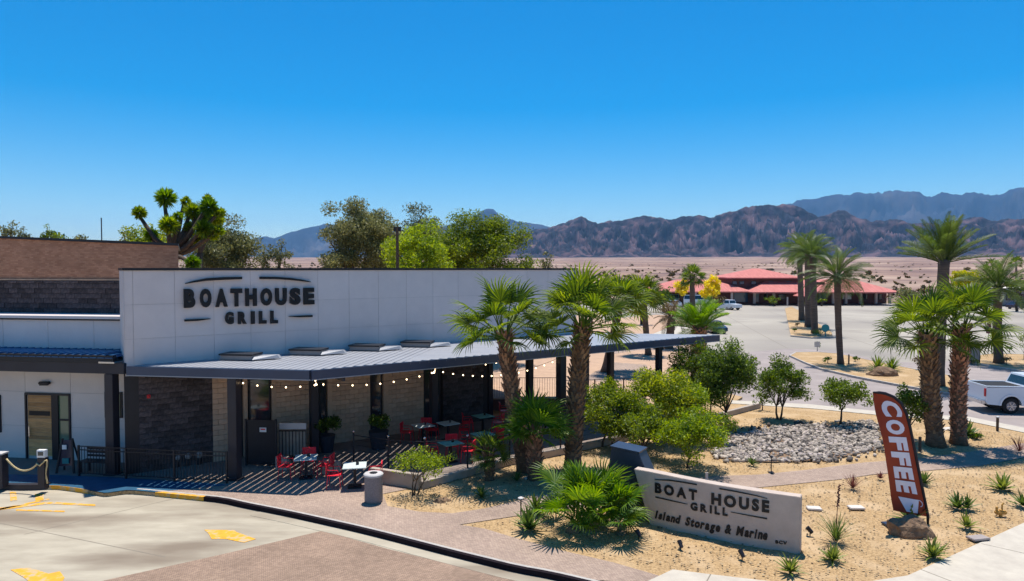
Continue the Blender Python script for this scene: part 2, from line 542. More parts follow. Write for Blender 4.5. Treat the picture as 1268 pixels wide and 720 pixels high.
def mountains(name, prof, D, depth, m, nx, ny, seed, base_z, rough=1.0, jag=1.0):
    """a range whose crest stands at distance D; heights from its skyline"""
    x0, x1 = prof[0][0], prof[-1][0]
    V = np.zeros((ny, nx, 3))
    for i in range(nx):
        px = x0 + (x1 - x0) * i / (nx - 1)
        a = px_az(px)
        ytop = interp(prof, px)
        Zc = D * math.cos(a)
        top = HC + (333 - ytop) / FOC * Zc
        edge = min(1, (px - x0) / 25, (x1 - px) / 25)
        edge = max(edge, 0)
        for j in range(ny):
            s = j / (ny - 1)
            r = D - depth * 0.72 + depth * s - depth * max(0, 1 - s / .72) * (.22 * noise.noise(Vector((px * .012, seed, 0))) + .12 * noise.noise(Vector((px * .05, seed, 5))))
            X = r * math.sin(a); Y = r * math.cos(a)
            k = 1.0 / (depth * 0.2)
            p = Vector((X * k + seed, Y * k, seed * 1.7))
            rid = 1 - abs(noise.fractal(p, 0.75, 2.2, 7)) * 2.2
            fine = noise.fractal(p * 4, 0.8, 2.3, 6)
            f = s / 0.72 if s < 0.72 else max(0, 1 - (s - 0.72) / 0.28 * 0.9)
            shape = f ** 1.3
            mid = math.sin(math.pi * min(1, f)) if s < 0.72 else 0
            h = shape * (1 - rough * 0.75 * mid * (1 - rid)) + 0.19 * fine * min(1, f * 3) * jag * (0.35 + mid)
            z = base_z + (top - base_z) * h * (0.12 + 0.88 * edge ** 0.5)
            if j == 0: z = base_z - 60
            V[j, i] = (X, Y, z)
    V = V.reshape(-1, 3)
    F = []
    for j in range(ny - 1):
        for i in range(nx - 1):
            a = j * nx + i
            F.append((a, a + 1, a + nx + 1, a + nx))
    return struct(npmesh(name, V, np.array(F), m))

near_prof = [(600, 312), (625, 303), (640, 292), (655, 286), (675, 283), (700, 276), (713, 268), (725, 269), (740, 276), (765, 273), (785, 271), (795, 267), (808, 268), (822, 271), (850, 267),
             (868, 268), (890, 266), (915, 260), (935, 255), (965, 252), (985, 254), (1000, 261), (1012, 267), (1030, 264), (1048, 263), (1062, 270), (1080, 276), (1100, 271), (1130, 275), (1165, 277),
             (1190, 272), (1210, 268), (1232, 273), (1268, 271), (1330, 262), (1400, 266)]
far_prof = [(900, 300), (940, 272), (965, 258), (985, 251), (1010, 247), (1035, 243), (1060, 239), (1078, 237), (1095, 240), (1120, 237), (1150, 240), (1172, 237), (1200, 241), (1225, 242), (1250, 234), (1268, 232), (1320, 228), (1400, 235)]
left_prof = [(-60, 300), (0, 303), (60, 298), (120, 303), (200, 300), (290, 304), (305, 300), (318, 295), (330, 292), (340, 296), (352, 291), (362, 286), (380, 283), (395, 279), (410, 277), (440, 275), (470, 279), (500, 285), (540, 280), (575, 277),
             (588, 270), (595, 261), (603, 257), (611, 259), (617, 265), (628, 271), (650, 275), (675, 279), (700, 283), (740, 280), (800, 276), (860, 290), (930, 300)]
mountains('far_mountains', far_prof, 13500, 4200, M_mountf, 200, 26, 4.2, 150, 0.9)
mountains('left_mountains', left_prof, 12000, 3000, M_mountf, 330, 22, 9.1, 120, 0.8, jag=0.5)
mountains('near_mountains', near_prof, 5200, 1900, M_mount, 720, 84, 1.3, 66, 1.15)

# ------------------------------------------------------------------ ground layers
ZR = -0.135   # road level
def sheet(name, poly, z, m):
    b = MB(); n = len(poly)
    b.add([(p[0], p[1], z) for p in poly], [tuple(range(n))])
    me = b.mesh(name)
    me.materials.append(m)
    o = bpy.data.objects.new(name, me); col.objects.link(o)
    bm = bmesh.new(); bm.from_mesh(me); bmesh.ops.triangulate(bm, faces=bm.faces)
    for f in bm.faces:
        if f.normal.z < 0: f.normal_flip()
    bm.to_mesh(me); bm.free()
    return struct(o)

def slab(name, poly, z1, m, z0=-0.16):
    b = MB(); b.prism(poly, z0, z1)
    me = b.mesh(name)
    bm = bmesh.new(); bm.from_mesh(me); bmesh.ops.triangulate(bm, faces=bm.faces); bm.to_mesh(me); bm.free()
    me.materials.append(m)
    o = bpy.data.objects.new(name, me); col.objects.link(o)
    return struct(o)

# parking lot (light concrete) and roads beyond
lot = [(-60, 46), (-60, 158), (150, 158), (150, 24), (60, 24)]
lot_px = spx([(640, 470), (700, 420), (760, 394), (800, 377), (905, 376), (1110, 376), (1500, 378)], ZR)
lot_poly = [(7.0, 44.0), (-16, 110)] + [(-30, 152), (165, 150), (140, 56), (60, 44)] + spx([(1268, 448), (1200, 447), (1130, 460), (1037, 440), (985, 438)], ZR) + [(17.5, 42)]
sheet('parking_lot', lot_poly, ZR, M_lot)
road_poly = spx([(905, 500), (1003, 506), (1085, 514), (1200, 522), (1268, 536), (1500, 585), (1700, 560), (1500, 475), (1268, 447), (1205, 444), (1150, 450), (1100, 448), (1030, 434), (975, 432), (930, 436), (890, 440)], ZR)
sheet('access_road', road_poly, ZR + 0.004, M_asph)

# left drive
kerb_px = [(-140, 604), (0, 607), (40, 607.5), (66, 606), (85, 608), (105, 611), (122, 614.5), (132, 616), (146, 613.5), (160, 612), (185, 614), (215, 617), (245, 620), (275, 623), (300, 629), (330, 635), (360, 641), (400, 650), (440, 659), (480, 669), (520, 679.5), (560, 690), (600, 700), (640, 710), (680, 717), (730, 729), (800, 746), (900, 772)]
kerb = spx(smooth_poly(kerb_px, 1), ZR)
drive_poly = kerb + [(12, -8), (-60, -8), (-60, kerb[0][1])]
sheet('drive', drive_poly, ZR, M_conc)
pav_px = [(402, 657), (440, 669), (480, 680), (520, 690), (560, 700), (610, 712), (660, 724), (720, 739), (760, 770), (0, 790), (60, 738), (130, 719), (270, 688)]
sheet('paver_drive', spx(pav_px, ZR), ZR + 0.004, M_paver2)

kx = [p[0] for p in smooth_poly(kerb_px, 1)]
def kidx(x): return min(range(len(kx)), key=lambda i: abs(kx[i] - x))
def offset_line(pts, d):
    out = []
    for i, p in enumerate(pts):
        a = Vector(pts[max(i - 1, 0)]); b = Vector(pts[min(i + 1, len(pts) - 1)])
        t = (b - a).normalized()
        out.append((p[0] - t.y * d, p[1] + t.x * d))
    return out
# raised planter ground (everything behind the kerb line)
right_edge_px = [(1700, 450), (1268, 640), (1124, 712)]
near_slab = [k for k in kerb] + [(14, 12.0), (19, 12), (40, 16), (60, 24)] + spx([(1500, 583), (1268, 536), (1200, 522), (1085, 514), (1003, 506), (905, 500)], 0) + [(13.5, 40), (9, 52), (4, 80), (-60, 80), (-60, kerb[0][1])]
slab('planter_sand', near_slab, -0.012, M_sand)

# kerb: dark painted face with a pale top, follows the drive edge
def strip(name, pts, d0, d1, z0, z1, m, i0=0, i1=None):
    A = offset_line(pts, d0)[i0:i1]; B = offset_line(pts, d1)[i0:i1]
    b = MB(); n = len(A)
    P = []
    for k in range(n):
        P += [(*A[k], z0), (*A[k], z1), (*B[k], z1), (*B[k], z0)]
    F = []
    for k in range(n - 1):
        for q in range(4):
            F.append((k * 4 + q, k * 4 + (q + 1) % 4, (k + 1) * 4 + (q + 1) % 4, (k + 1) * 4 + q))
    F += [(0, 1, 2, 3), tuple((n - 1) * 4 + q for q in (3, 2, 1, 0))]
    b.add(P, F)
    return struct(b.build(name, m))
# index ranges by photo x
kx = [p[0] for p in smooth_poly(kerb_px, 1)]
def kidx(x): return min(range(len(kx)), key=lambda i: abs(kx[i] - x))
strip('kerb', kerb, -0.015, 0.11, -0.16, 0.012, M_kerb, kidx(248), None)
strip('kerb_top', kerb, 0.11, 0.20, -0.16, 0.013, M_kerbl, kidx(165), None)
strip('kerb', kerb, -0.018, 0.16, -0.16, 0.008, M_yellow, kidx(190), kidx(248) + 1)
strip('kerb', kerb, -0.018, 0.16, -0.16, 0.008, M_yellow, kidx(55), kidx(112) + 1)
strip('kerb', kerb, -0.018, 0.20, -0.16, 0.06, M_post, 0, kidx(55) + 1)
gut = strip('gutter', kerb, -0.42, -0.018, -0.16, ZR + 0.008, M_conc, kidx(330), None)

# building frame
C0 = Vector((-6.92, 23.55))        # canopy corner
ANG = R(35.4)
dA = Vector((math.cos(ANG), math.sin(ANG)))          # along the long wall, away
nA = Vector((-math.sin(ANG), math.cos(ANG)))         # into the building
dL = Vector((12, -1.8)).normalized()                 # left facade, towards the corner
nL = Vector((-dL.y, dL.x))
K = Vector((-14.0, 24.75))
def wl(t, d=0.0): # on the long wall
    p = K + dA * t + nA * d
    return (p.x, p.y)
def fl(t, d=0.0): # along canopy front edge
    p = C0 + dA * t + nA * d
    return (p.x, p.y)

# patio and walk surfaces
patio_poly = spx([(343, 581), (473, 598), (522, 606), (631, 575), (694, 563), (800, 541), (835, 520)], 0) + [fl(20, 1), fl(20, 7), wl(15.6, 0.3), wl(2, .3)]
sheet('patio', patio_poly, 0.010, M_patio)
walk_px = [(160, 609), (200, 612.5), (250, 617), (300, 623), (360, 636), (440, 657), (520, 677), (600, 695), (680, 713), (735, 727), (800, 742), (840, 728), (815, 713), (760, 697), (700, 683), (640, 667), (600, 655), (569, 650), (615, 643), (660, 636), (690, 632), (740, 626), (790, 622),
           (830, 618), (870, 612), (920, 606), (980, 600), (1040, 594), (1080, 588), (1150, 583), (1215, 577), (1268, 567), (1400, 545), (1400, 530), (1268, 549), (1200, 560), (1130, 569), (1070, 573), (1000, 582), (940, 588), (880, 590), (820, 597), (760, 603), (700, 608), (660, 616), (600, 630), (560, 636), (520, 634), (480, 627), (474, 612), (505, 606), (473, 598), (343, 580), (300, 574), (290, 586), (240, 590)]
klow = offset_line(kerb, 0.12)
walk_up = walk_px[walk_px.index((840, 728)):]
sheet('paver_walk', klow[kidx(160):kidx(760)] + spx(walk_up, 0), 0.006, M_paver)
ramp_px = [(-150, 590), (0, 588), (60, 588.5), (150, 592), (215, 596), (285, 601), (235, 606), (200, 611), (160, 613), (132, 616), (122, 614), (105, 611), (85, 607.5), (0, 606.5), (-150, 604)]
ramp_up = ramp_px[:ramp_px.index((235, 606))]
sheet('blue_ramp', (offset_line(kerb, 0.0)[:kidx(212)])[::-1] + spx(ramp_up, 0.0), 0.011, M_blue)
sheet('entry_paving', spx([(-200, 560), (-200, 590), (0, 588), (150, 592), (285, 601), (300, 580), (250, 560)], 0), 0.002, M_patio)
sheet('front_sidewalk', spx([(790, 726), (833, 706), (880, 712), (940, 719), (1000, 726), (1045, 726), (1088, 719), (1124, 713.5), (1268, 648), (1500, 545), (1900, 600), (1500, 900), (700, 900)], 0), 0.014, M_walk)
sheet('road_sidewalk', spx([(905, 500), (1003, 506), (1085, 514), (1200, 522), (1268, 536), (1500, 583), (1500, 576), (1268, 530), (1200, 516.5), (1085, 509.5), (1003, 501), (905, 496)][::-1], 0), 0.010, M_walk)
b = MB()
for q in range(2):
    pass

# joints in the drive slab (thin dark grooves)
def ground_line(name, p, q, wd, z, m):
    a = Vector(p); c = Vector(q); t = (c - a).normalized(); n = Vector((-t.y, t.x)) * wd / 2
    return sheet(name, [tuple(a - n), tuple(c - n), tuple(c + n), tuple(a + n)], z, m)
M_groove = mat('groove', (0.24, 0.205, 0.16), rough=0.95)
for (a, b_) in (((-40, 640), (205, 690)), ((30, 662), (240, 612))):
    ground_line('slab_joint', G(*a, ZR).xy, G(*b_, ZR).xy, 0.025, ZR + 0.003, M_groove)
for (a, b_) in (((1140, 706), (1215, 735)), ((1215, 674), (1330, 700)), ((880, 712), (870, 730))):
    ground_line('slab_joint', G(*a, 0).xy, G(*b_, 0).xy, 0.03, 0.016, M_groove)

for k in range(9):
    x0_ = 12 + k * 9
    ground_line('slab_joint', (x0_ + 2, 47), (x0_ + 22, 156), 0.07, ZR + 0.003, M_groove)
for k in range(7):
    y0_ = 62 + k * 14
    ground_line('slab_joint', (6, y0_), (90, y0_ - 12), 0.07, ZR + 0.0035, M_groove)
# yellow paint on the drive
def paint(pts, z=ZR):
    return sheet('yellow_marking', spx(pts, z), ZR + 0.009, M_yellow)
paint([(253, 656.5), (290, 657), (293, 659.5), (317, 668), (302, 672.5), (280, 668), (262, 668), (258, 661)])
paint([(13, 706), (35, 703.5), (48, 707), (60, 711), (74, 708), (80, 716), (76, 722), (40, 724), (30, 716)])
paint([(12, 609.5), (20, 609.5), (21, 620), (13, 621)])
paint([(43, 612), (54, 612), (54, 620), (44, 621)])
paint([(-40, 634), (60, 622), (118, 625), (118, 627), (60, 624.5), (-40, 637)])
paint([(20, 631), (80, 633), (80, 634.5), (20, 633)])
paint([(0, 630), (60, 618), (62, 619), (0, 632)])

# islands in the road
def island(name, px, m=M_sand):
    P = spx(px, 0.0)
    o = slab(name, P, 0.0, m)
    n = len(P)
    ctr = Vector((sum(p[0] for p in P) / n, sum(p[1] for p in P) / n))
    A = P + [P[0]]
    b = MB()
    B = [tuple(Vector(p) + (Vector(p) - ctr).normalized() * 0.18) for p in A]
    V = []
    for k in range(len(A)):
        V += [(*A[k], -0.16), (*A[k], 0.02), (*B[k], 0.02), (*B[k], -0.16)]
    F = []
    for k in range(len(A) - 1):
        for q in range(4):
            F.append((k * 4 + q, k * 4 + (q + 1) % 4, (k + 1) * 4 + (q + 1) % 4, (k + 1) * 4 + q))
    b.add(V, F)
    struct(b.build('island_kerb', M_kerbl))
    return o
island('median_island', [(979, 440.5), (986, 436.5), (1010, 436), (1037, 438), (1080, 447), (1135, 458), (1165, 463), (1200, 470), (1240, 479), (1268, 485), (1400, 515), (1400, 528), (1268, 500), (1214, 491), (1167, 485.5), (1110, 475.5), (1060, 466), (1018, 456.5), (998, 449)])
island('palm_island', [(972, 382), (980, 380), (990, 385), (1006, 396), (1030, 412), (1031, 417), (1005, 418), (979, 415.5)])
island('side_island', [(1196, 447), (1205, 441), (1230, 438), (1268, 439), (1420, 450), (1420, 480), (1268, 459.5), (1230, 453.5)])

# tan ground and pale walk slabs between the canopy and the lot
sheet('tan_bed', [(p[0], p[1]) for p in spx([(560, 470), (600, 500), (690, 505), (830, 500), (860, 470), (850, 440), (870, 416), (880, 400), (845, 386), (800, 385), (760, 392), (735, 388), (640, 400)][::-1], 0)], 0.004, M_brownroof)
for i, px in enumerate(([(808, 414), (838, 402), (872, 402), (852, 414)], [(720, 470), (760, 449), (800, 452), (805, 462), (760, 475)], [(745, 436), (790, 428), (850, 428), (850, 434), (790, 434), (752, 440)], [(806, 495), (850, 470), (868, 474), (840, 500)])):
    sheet('walk_slab', spx(px, 0), 0.009, M_walk if i == 0 else M_paver)
sheet('far_lot', spx([(742, 378), (800, 374), (880, 376), (870, 392), (812, 390), (745, 396)], 0), 0.02, M_lot)

# sand relief: a bumpy skin over the planters, low at their edges
def pt_in(poly, x, y):
    ins = False; n = len(poly); j = n - 1
    for i in range(n):
        xi, yi = poly[i]; xj, yj = poly[j]
        if (yi > y) != (yj > y) and x < (xj - xi) * (y - yi) / (yj - yi) + xi: ins = not ins
        j = i
    return ins
def dist_poly(poly, x, y):
    A = np.array(poly); B = np.roll(A, -1, 0)
    P = np.array((x, y)); AB = B - A
    t = np.clip(((P - A) * AB).sum(1) / ((AB ** 2).sum(1) + 1e-9), 0, 1)
    return float(np.sqrt((((A + AB * t[:, None]) - P) ** 2).sum(1).min()))
def mound(name, poly, amp, step=0.3, seed=0.0, zb=-0.03):
    xs = [p[0] for p in poly]; ys = [p[1] for p in poly]
    nx = int((max(xs) - min(xs)) / step) + 2; ny = int((max(ys) - min(ys)) / step) + 2
    H = {}; V = []; F = []
    for i in range(nx):
        for j in range(ny):
            x = min(xs) + i * step; y = min(ys) + j * step
            ins = pt_in(poly, x, y); d = dist_poly(poly, x, y)
            if not ins and d > step * 1.5: continue
            if not ins: d = 0
            k = min(1, d / 1.2)
            z = zb + k * amp * (0.55 + 0.6 * noise.noise(Vector((x * .7, y * .7, seed)))) + 0.05 * k * noise.noise(Vector((x * 2.3, y * 2.3, seed)))
            H[i, j] = len(V); V.append((x, y, z))
    for (i, j), a in H.items():
        if (i + 1, j) in H and (i, j + 1) in H and (i + 1, j + 1) in H:
            F.append((a, H[i + 1, j], H[i + 1, j + 1], H[i, j + 1]))
    me_o = npmesh(name, np.array(V), np.array(F), M_sand, smooth=True)
    return struct(me_o)
pA = spx([(478, 627), (476, 615), (512, 608), (560, 594), (640, 576), (700, 565), (760, 552), (830, 545), (890, 530), (930, 508), (1000, 508), (1085, 516), (1195, 524), (1268, 540), (1268, 547), (1200, 558), (1130, 567), (1070, 571), (1000, 580), (940, 586), (880, 588), (820, 595), (760, 601), (700, 606), (660, 614), (600, 628), (560, 634), (520, 632)], 0)
mound('sand_bed', pA, 0.10, 0.3, 1.0)
pB = spx([(575, 650.5), (620, 645), (660, 638), (740, 628), (830, 620), (920, 608), (980, 602), (1080, 590), (1150, 585), (1215, 579), (1268, 569), (1400, 547), (1400, 590), (1268, 646), (1124, 711), (1040, 722), (940, 717), (835, 704), (760, 694), (700, 680), (640, 664), (600, 653)], 0)
mound('sand_bed', pB, 0.06, 0.3, 5.0)

# pebbles scattered over the sand
def pebbles(name, polys, n, size, m, seed=1, zoff=0.01):
    r = np.random.RandomState(seed)
    V = []; F = []
    base = np.array([(1, 0, 0), (0.2, 1, 0), (-0.9, 0.3, 0), (-0.3, -0.9, 0), (0.1, 0.1, 0.8)])
    for poly in polys:
        A = np.array(poly); lo = A.min(0); hi = A.max(0)
        c = 0
        while c < n:
            x, y = lo + (hi - lo) * r.rand(2)
            if y > 34 or not pt_in(poly, x, y): 
                c += 0.2; continue
            c += 1
            s = size * (0.5 + r.rand() ** 2 * 1.8); a = r.rand() * 6.28
            R2 = np.array([[math.cos(a), -math.sin(a)], [math.sin(a), math.cos(a)]])
            P = base * s * (0.7 + 0.6 * r.rand(5, 1)); P[:, :2] = P[:, :2] @ R2
            P += (x, y, zoff)
            o = len(V); V += list(P)
            F += [(o, o + 1, o + 4), (o + 1, o + 2, o + 4), (o + 2, o + 3, o + 4), (o + 3, o, o + 4)]
    return stuff(tag(npmesh(name, np.array(V), np.array(F), m), 'small tan stones scattered over the planter sand', 'gravel'))
pebbles('gravel', [pA, pB], 9000, 0.018, M_pebble, zoff=0.03)

# ------------------------------------------------------------------ the restaurant building
bld = thing('restaurant_building', 'white panelled restaurant building with black coping and brown brick upper block', 'building', (K.x, K.y, 0))
ZP = 7.47
def wall_box(mb, t0, t1, z0, z1, d0, d1):
    mb.prism([wl(t0, d0), wl(t1, d0), wl(t1, d1), wl(t0, d1)], z0, z1)
    return mb
TEND = 21.45
# parapet mass above the canopy
wall_box(MB(), 0, TEND, 3.6, ZP - 0.03, 0.014, 1.2).build('parapet_wall', M_joint, bld)
wall_box(MB(), -0.05, TEND + 0.06, ZP - 0.03, ZP + 0.06, -0.06, 1.3).build('coping', M_cap, bld)
# facade panels
edges_t = [0.0, 0.28] + [1.66 + 1.372 * i for i in range(15)] 
edges_t = [e for e in edges_t if e < TEND - 0.3] + [TEND]
edges_z = [3.72, 4.94, 6.19, ZP - 0.032]
def panel(t0, t1, z0, z1, o, d, n, parent, m, gap=0.008, th=0.045, name='facade_panel', jig=0.0):
    b = MB()
    a = Vector(o) + Vector(d) * (t0 + gap); c = Vector(o) + Vector(d) * (t1 - gap)
    nn = Vector(n); j = rnd.uniform(0, jig)
    b.prism([tuple(a - nn * j), tuple(c - nn * j), tuple(c + nn * th), tuple(a + nn * th)], z0 + gap, z1 - gap)
    return b.build(name, m, parent)
for i in range(len(edges_t) - 1):
    for j in range(3):
        panel(edges_t[i], edges_t[i + 1], edges_z[j], edges_z[j + 1], K, dA, nA, bld, M_white, th=0.0135, jig=0.003, gap=0.006)
# return at the left end of the parapet
retn = Vector((-dA.y, dA.x))
MB().prism([wl(-0.02, 0.0), wl(0, 0.0), wl(0, 1.2), wl(-0.02, 1.2)], 3.9, ZP - 0.04).build('return_panel', M_white, bld)

# lower long wall : blocks on a backing
wall_low = wall_box(MB(), 0.0, 15.75, 0, 3.6, 0.10, 0.5).build('wall', M_mort, bld)
def blocks(t0, t1, z0, z1, o, d, n, parent, m, bw=0.41, bh=0.205, dep=0.08, jig=0.012, name='block'):
    """courses of blocks in running bond sharing a few meshes"""
    protos = {}
    row = 0; z = z0
    while z < z1 - 0.05:
        h = min(bh, z1 - z)
        x = t0 - (bw / 2 if row % 2 else 0)
        while x < t1 - 0.02:
            a = max(x, t0); c = min(x + bw, t1)
            if c - a > 0.04:
                key = (round(c - a, 2), round(h, 2))
                if key not in protos:
                    b = MB(); w_ = c - a - 0.012; hh = h - 0.012
                    # block face with chipped, slightly domed front
                    P = [(0, dep, 0), (w_, dep, 0), (w_, dep, hh), (0, dep, hh), (0, 0.006, 0), (w_, 0.006, 0), (w_, 0.006, hh), (0, 0.006, hh), (w_ * .5, -0.006, hh * .5)]
                    b.add(P, [(0, 1, 2, 3), (0, 4, 5, 1), (1, 5, 6, 2), (2, 6, 7, 3), (3, 7, 4, 0), (4, 8, 5), (5, 8, 6), (6, 8, 7), (7, 8, 4)])
                    me = b.mesh(name); me.materials.append(m); protos[key] = me
                ob = bpy.data.objects.new(name, protos[key])
                link(ob, parent)
                p = Vector(o) + Vector(d) * a - Vector(n) * rnd.uniform(0, jig)
                pm = WM[parent.name]
                wmx = Matrix.Translation((p.x, p.y, z)) @ Matrix.Rotation(math.atan2(d[1], d[0]), 4, 'Z')
                ob.matrix_basis = pm.inverted() @ wmx
            x += bw
        z += bh; row += 1
stone1 = wall_box(MB(), 0.42, 3.0, 0, 3.62, 0.055, 0.0999).build('stone_wall', M_mort, bld)
blocks(0.42, 3.0, 0, 3.6, K, dA, nA, stone1, M_stone, jig=0.03)
o_ = Vector(wl(0, -0.0))
wpanels = [(3.0, 4.55), (5.35, 7.35), (7.95, 9.75), (10.35, 12.0)]
# left edges of block piers measured in the photograph
def t_of(px, d=0.0):
    o = Vector((*wl(0, d), 0)); n = Vector((nA.x, nA.y, 0))
    p = on_plane(px, 500, o, n)
    return (p.xy - Vector(wl(0, d))).dot(dA)
piers = [(t_of(263), t_of(281) + .35), (t_of(341), t_of(394)), (t_of(410), t_of(458)), (t_of(480), t_of(524))]
for (a, c) in piers:
    w_ = wall_box(MB(), a, c, 0, 3.62, -0.02, 0.099).build('block_pier', M_mort, bld)
    blocks(a, c, 0, 3.6, Vector(wl(0, -0.075)), dA, nA, w_, M_beige, jig=0.004)
# pale jamb strips beside the openings
for (a, c) in ((t_of(301), t_of(306)), (t_of(336), t_of(341)), (t_of(405), t_of(410)), (t_of(474), t_of(480))):
    wall_box(MB(), a + 0.004, c - 0.004, 0, 3.6, -0.10, 0.098).build('jamb', M_beige, bld)
# dark glazed openings
for (a, c) in ((t_of(308), t_of(335)), (t_of(395), t_of(404)), (t_of(459), t_of(473)), (t_of(525), t_of(545))):
    f = wall_box(MB(), a, c, 0, 3.2, 0.0, 0.095).build('window', M_black, bld)
    nsp = 2 if c - a > 1 else 1
    for k in range(nsp):
        a1 = a + (c - a) * k / nsp + 0.07; c1 = a + (c - a) * (k + 1) / nsp - 0.07
        if c1 > a1:
            wall_box(MB(), a1, c1, 0.25, 3.05, -0.012, -0.002).build('pane', M_glass, f)
stone2 = wall_box(MB(), t_of(548), t_of(598), 0, 3.62, 0.0, 0.0999).build('stone_wall', M_mort, bld)
blocks(t_of(548), t_of(598), 0, 3.6, Vector(wl(0, -0.05)), dA, nA, stone2, M_stone, jig=0.03)
# end wall of the enclosed part and its roof
MB().prism([wl(15.75, 0.5), wl(15.75, 9), wl(15.5, 9), wl(15.5, 0.5)], 0, 3.7).build('end_wall', M_beige, bld)
MB().prism([wl(0.2, 1.2), wl(TEND, 1.2), wl(TEND, 9.5), wl(5, 9.5)], 6.2, 6.4).build('roof', M_walk, bld)
MB().prism([wl(TEND - 0.3, 1.2), wl(TEND, 1.2), wl(TEND, 9.5), wl(TEND - 0.3, 9.5)], 3.7, ZP - 0.05).build('end_parapet', M_white, bld)
MB().prism([wl(5, 9.3), wl(TEND, 9.3), wl(TEND, 9.5), wl(5, 9.5)], 0, ZP - 0.4).build('back_wall', M_white, bld)

# pilaster return at K and the left facade wall, 1.5 m behind
FW = Vector((-14.2, 26.2))                            # left facade wall origin at its right end
def lw(s, d=0.0):
    p = FW - dL * s + nL * d
    return (p.x, p.y)
MB().prism([(K.x - 0.05, K.y), wl(0.42, 0.0), wl(0.42, 0.5), (FW.x + 0.2, FW.y + 0.4), (FW.x - 0.05, FW.y)], 0, 3.95).build('pilaster', M_black, bld)
lwall = MB().prism([lw(0, 0.014), lw(14, 0.014), lw(14, 0.5), lw(0, 0.5)], 0, 5.55).build('facade_wall', M_joint, bld)
DS0, DS1 = 3.05, 4.62     # door opening along the wall (from FW)
def s_of(px):
    o = Vector((*lw(0), 0)); p = on_plane(px, 520, o, Vector((nL.x, nL.y, 0)))
    return (Vector(lw(0)) - p.xy).dot(dL)
DS0, DS1 = s_of(88), s_of(32)
ds = [0, 1.25, DS0, DS1]
x_ = DS1
while x_ < 13: x_ += 1.6; ds.append(x_)
for i in range(len(ds) - 1):
    door = abs(ds[i] - DS0) < 1e-6
    zs = [2.66, 3.7] if door else [0.0, 1.3, 2.66, 3.7]
    for j in range(len(zs) - 1):
        b = MB(); a = lw(ds[i] + .008); c = lw(ds[i + 1] - .008); e = lw(ds[i + 1] - .008, .0135); g = lw(ds[i] + .008, .0135)
        b.prism([a, c, e, g], zs[j] + .008, zs[j + 1] - .008).build('facade_panel', M_white, bld)
for i in range(7):
    b = MB(); s0 = i * 2.0; b.prism([lw(s0 + .008), lw(s0 + 2 - .008), lw(s0 + 2 - .008, .0135), lw(s0 + .008, .0135)], 3.71, 5.50).build('facade_panel', M_white, bld)
MB().prism([lw(-0.1, -0.08), lw(14, -0.08), lw(14, 1.2), lw(-0.1, 1.2)], 5.50, 5.56).build('coping', M_cap, bld)
MB().prism([lw(-0.1, -0.10), lw(14, -0.10), lw(14, 1.5), lw(-0.1, 1.5)], 5.563, 5.67).build('coping_flashing', M_white, bld)
# brown brick upper block with a dark block band
def ub(s, d=0.0):
    p = FW - dL * s + nL * (1.5 + d)
    return (p.x, p.y)
ubR = -0.55
z_br = 7.02
bb = MB()
q0 = ub(ubR, 0.05); q1 = ub(14, 0.05); q2 = ub(14, 8); q3 = ub(ubR + 5.5, 8)
bb.add([(*q0, 5.5), (*q1, 5.5), (*q2, 5.5), (*q3, 5.5), (*q0, 8.42), (*q1, 9.05), (*q2, 9.05), (*q3, 8.42)], [(0, 1, 2, 3), (4, 5, 6, 7), (0, 1, 5, 4), (1, 2, 6, 5), (2, 3, 7, 6), (3, 0, 4, 7)])
bb.build('brick_wall', M_brick, bld)
cp = MB()
q0 = ub(ubR - .06, -0.03); q1 = ub(14, -0.03); q2 = ub(14, 8.1); q3 = ub(ubR + 5.4, 8.1)
cp.add([(*q0, 8.423), (*q1, 9.053), (*q2, 9.053), (*q3, 8.423), (*q0, 8.52), (*q1, 9.15), (*q2, 9.15), (*q3, 8.52)], [(0, 1, 2, 3), (4, 5, 6, 7), (0, 1, 5, 4), (1, 2, 6, 5), (2, 3, 7, 6), (3, 0, 4, 7)])
cp.build('coping', M_cap, bld)
MB().prism([ub(0.2, -0.035), ub(14, -0.035), ub(14, 0.045), ub(0.2, 0.045)], z_br, z_br + 0.05).build('brick_ledge', M_beige, bld)
band = MB().prism([ub(0.0, 0.0), ub(9.6, 0.0), ub(9.6, 0.045), ub(0.0, 0.045)], 5.6, z_br - 0.01).build('stone_band', M_mort, bld)
blocks(0, 9.6, 5.67, z_br - 0.01, Vector(ub(9.6, -0.06)), dL, nL, band, M_stone, jig=0.03)

# entry door with plank leaf and narrow side window
dz = 2.62
d_ = MB()
for (s0, s1, z0, z1) in ((DS0, DS0 + .07, 0, dz), (DS1 - .07, DS1, 0, dz), (DS0 + .07, DS1 - .07, dz - .08, dz)):
    d_.prism([lw(s0, -0.05), lw(s1, -0.05), lw(s1, 0.055), lw(s0, 0.055)], z0, z1)
smid0, smid1 = s_of(73), s_of(65)
d_.prism([lw(smid0, -0.05), lw(smid1, -0.05), lw(smid1, 0.055), lw(smid0, 0.055)], 0, dz - .08)
door = d_.build('door', M_black, bld)
MB().prism([lw(smid1, 0.02), lw(DS1 - .07, 0.02), lw(DS1 - .07, 0.055), lw(smid1, 0.055)], 0.02, dz - .08).build('door_leaf', M_black, door)
zz = 0.12
while zz < dz - .14:
    h = rnd.uniform(0.13, 0.2)
    MB().prism([lw(smid1 + .05, 0.0), lw(DS1 - .1, 0.0), lw(DS1 - .1, 0.018), lw(smid1 + .05, 0.018)], zz, min(zz + h - .008, dz - .1)).build('plank', M_wood, door)
    zz += h
MB().prism([lw(smid1 + .1, -0.012), lw(DS1 - .16, -0.012), lw(DS1 - .16, -0.002), lw(smid1 + .1, -0.002)], 1.72, 1.9).build('door_sign', M_letter, door)
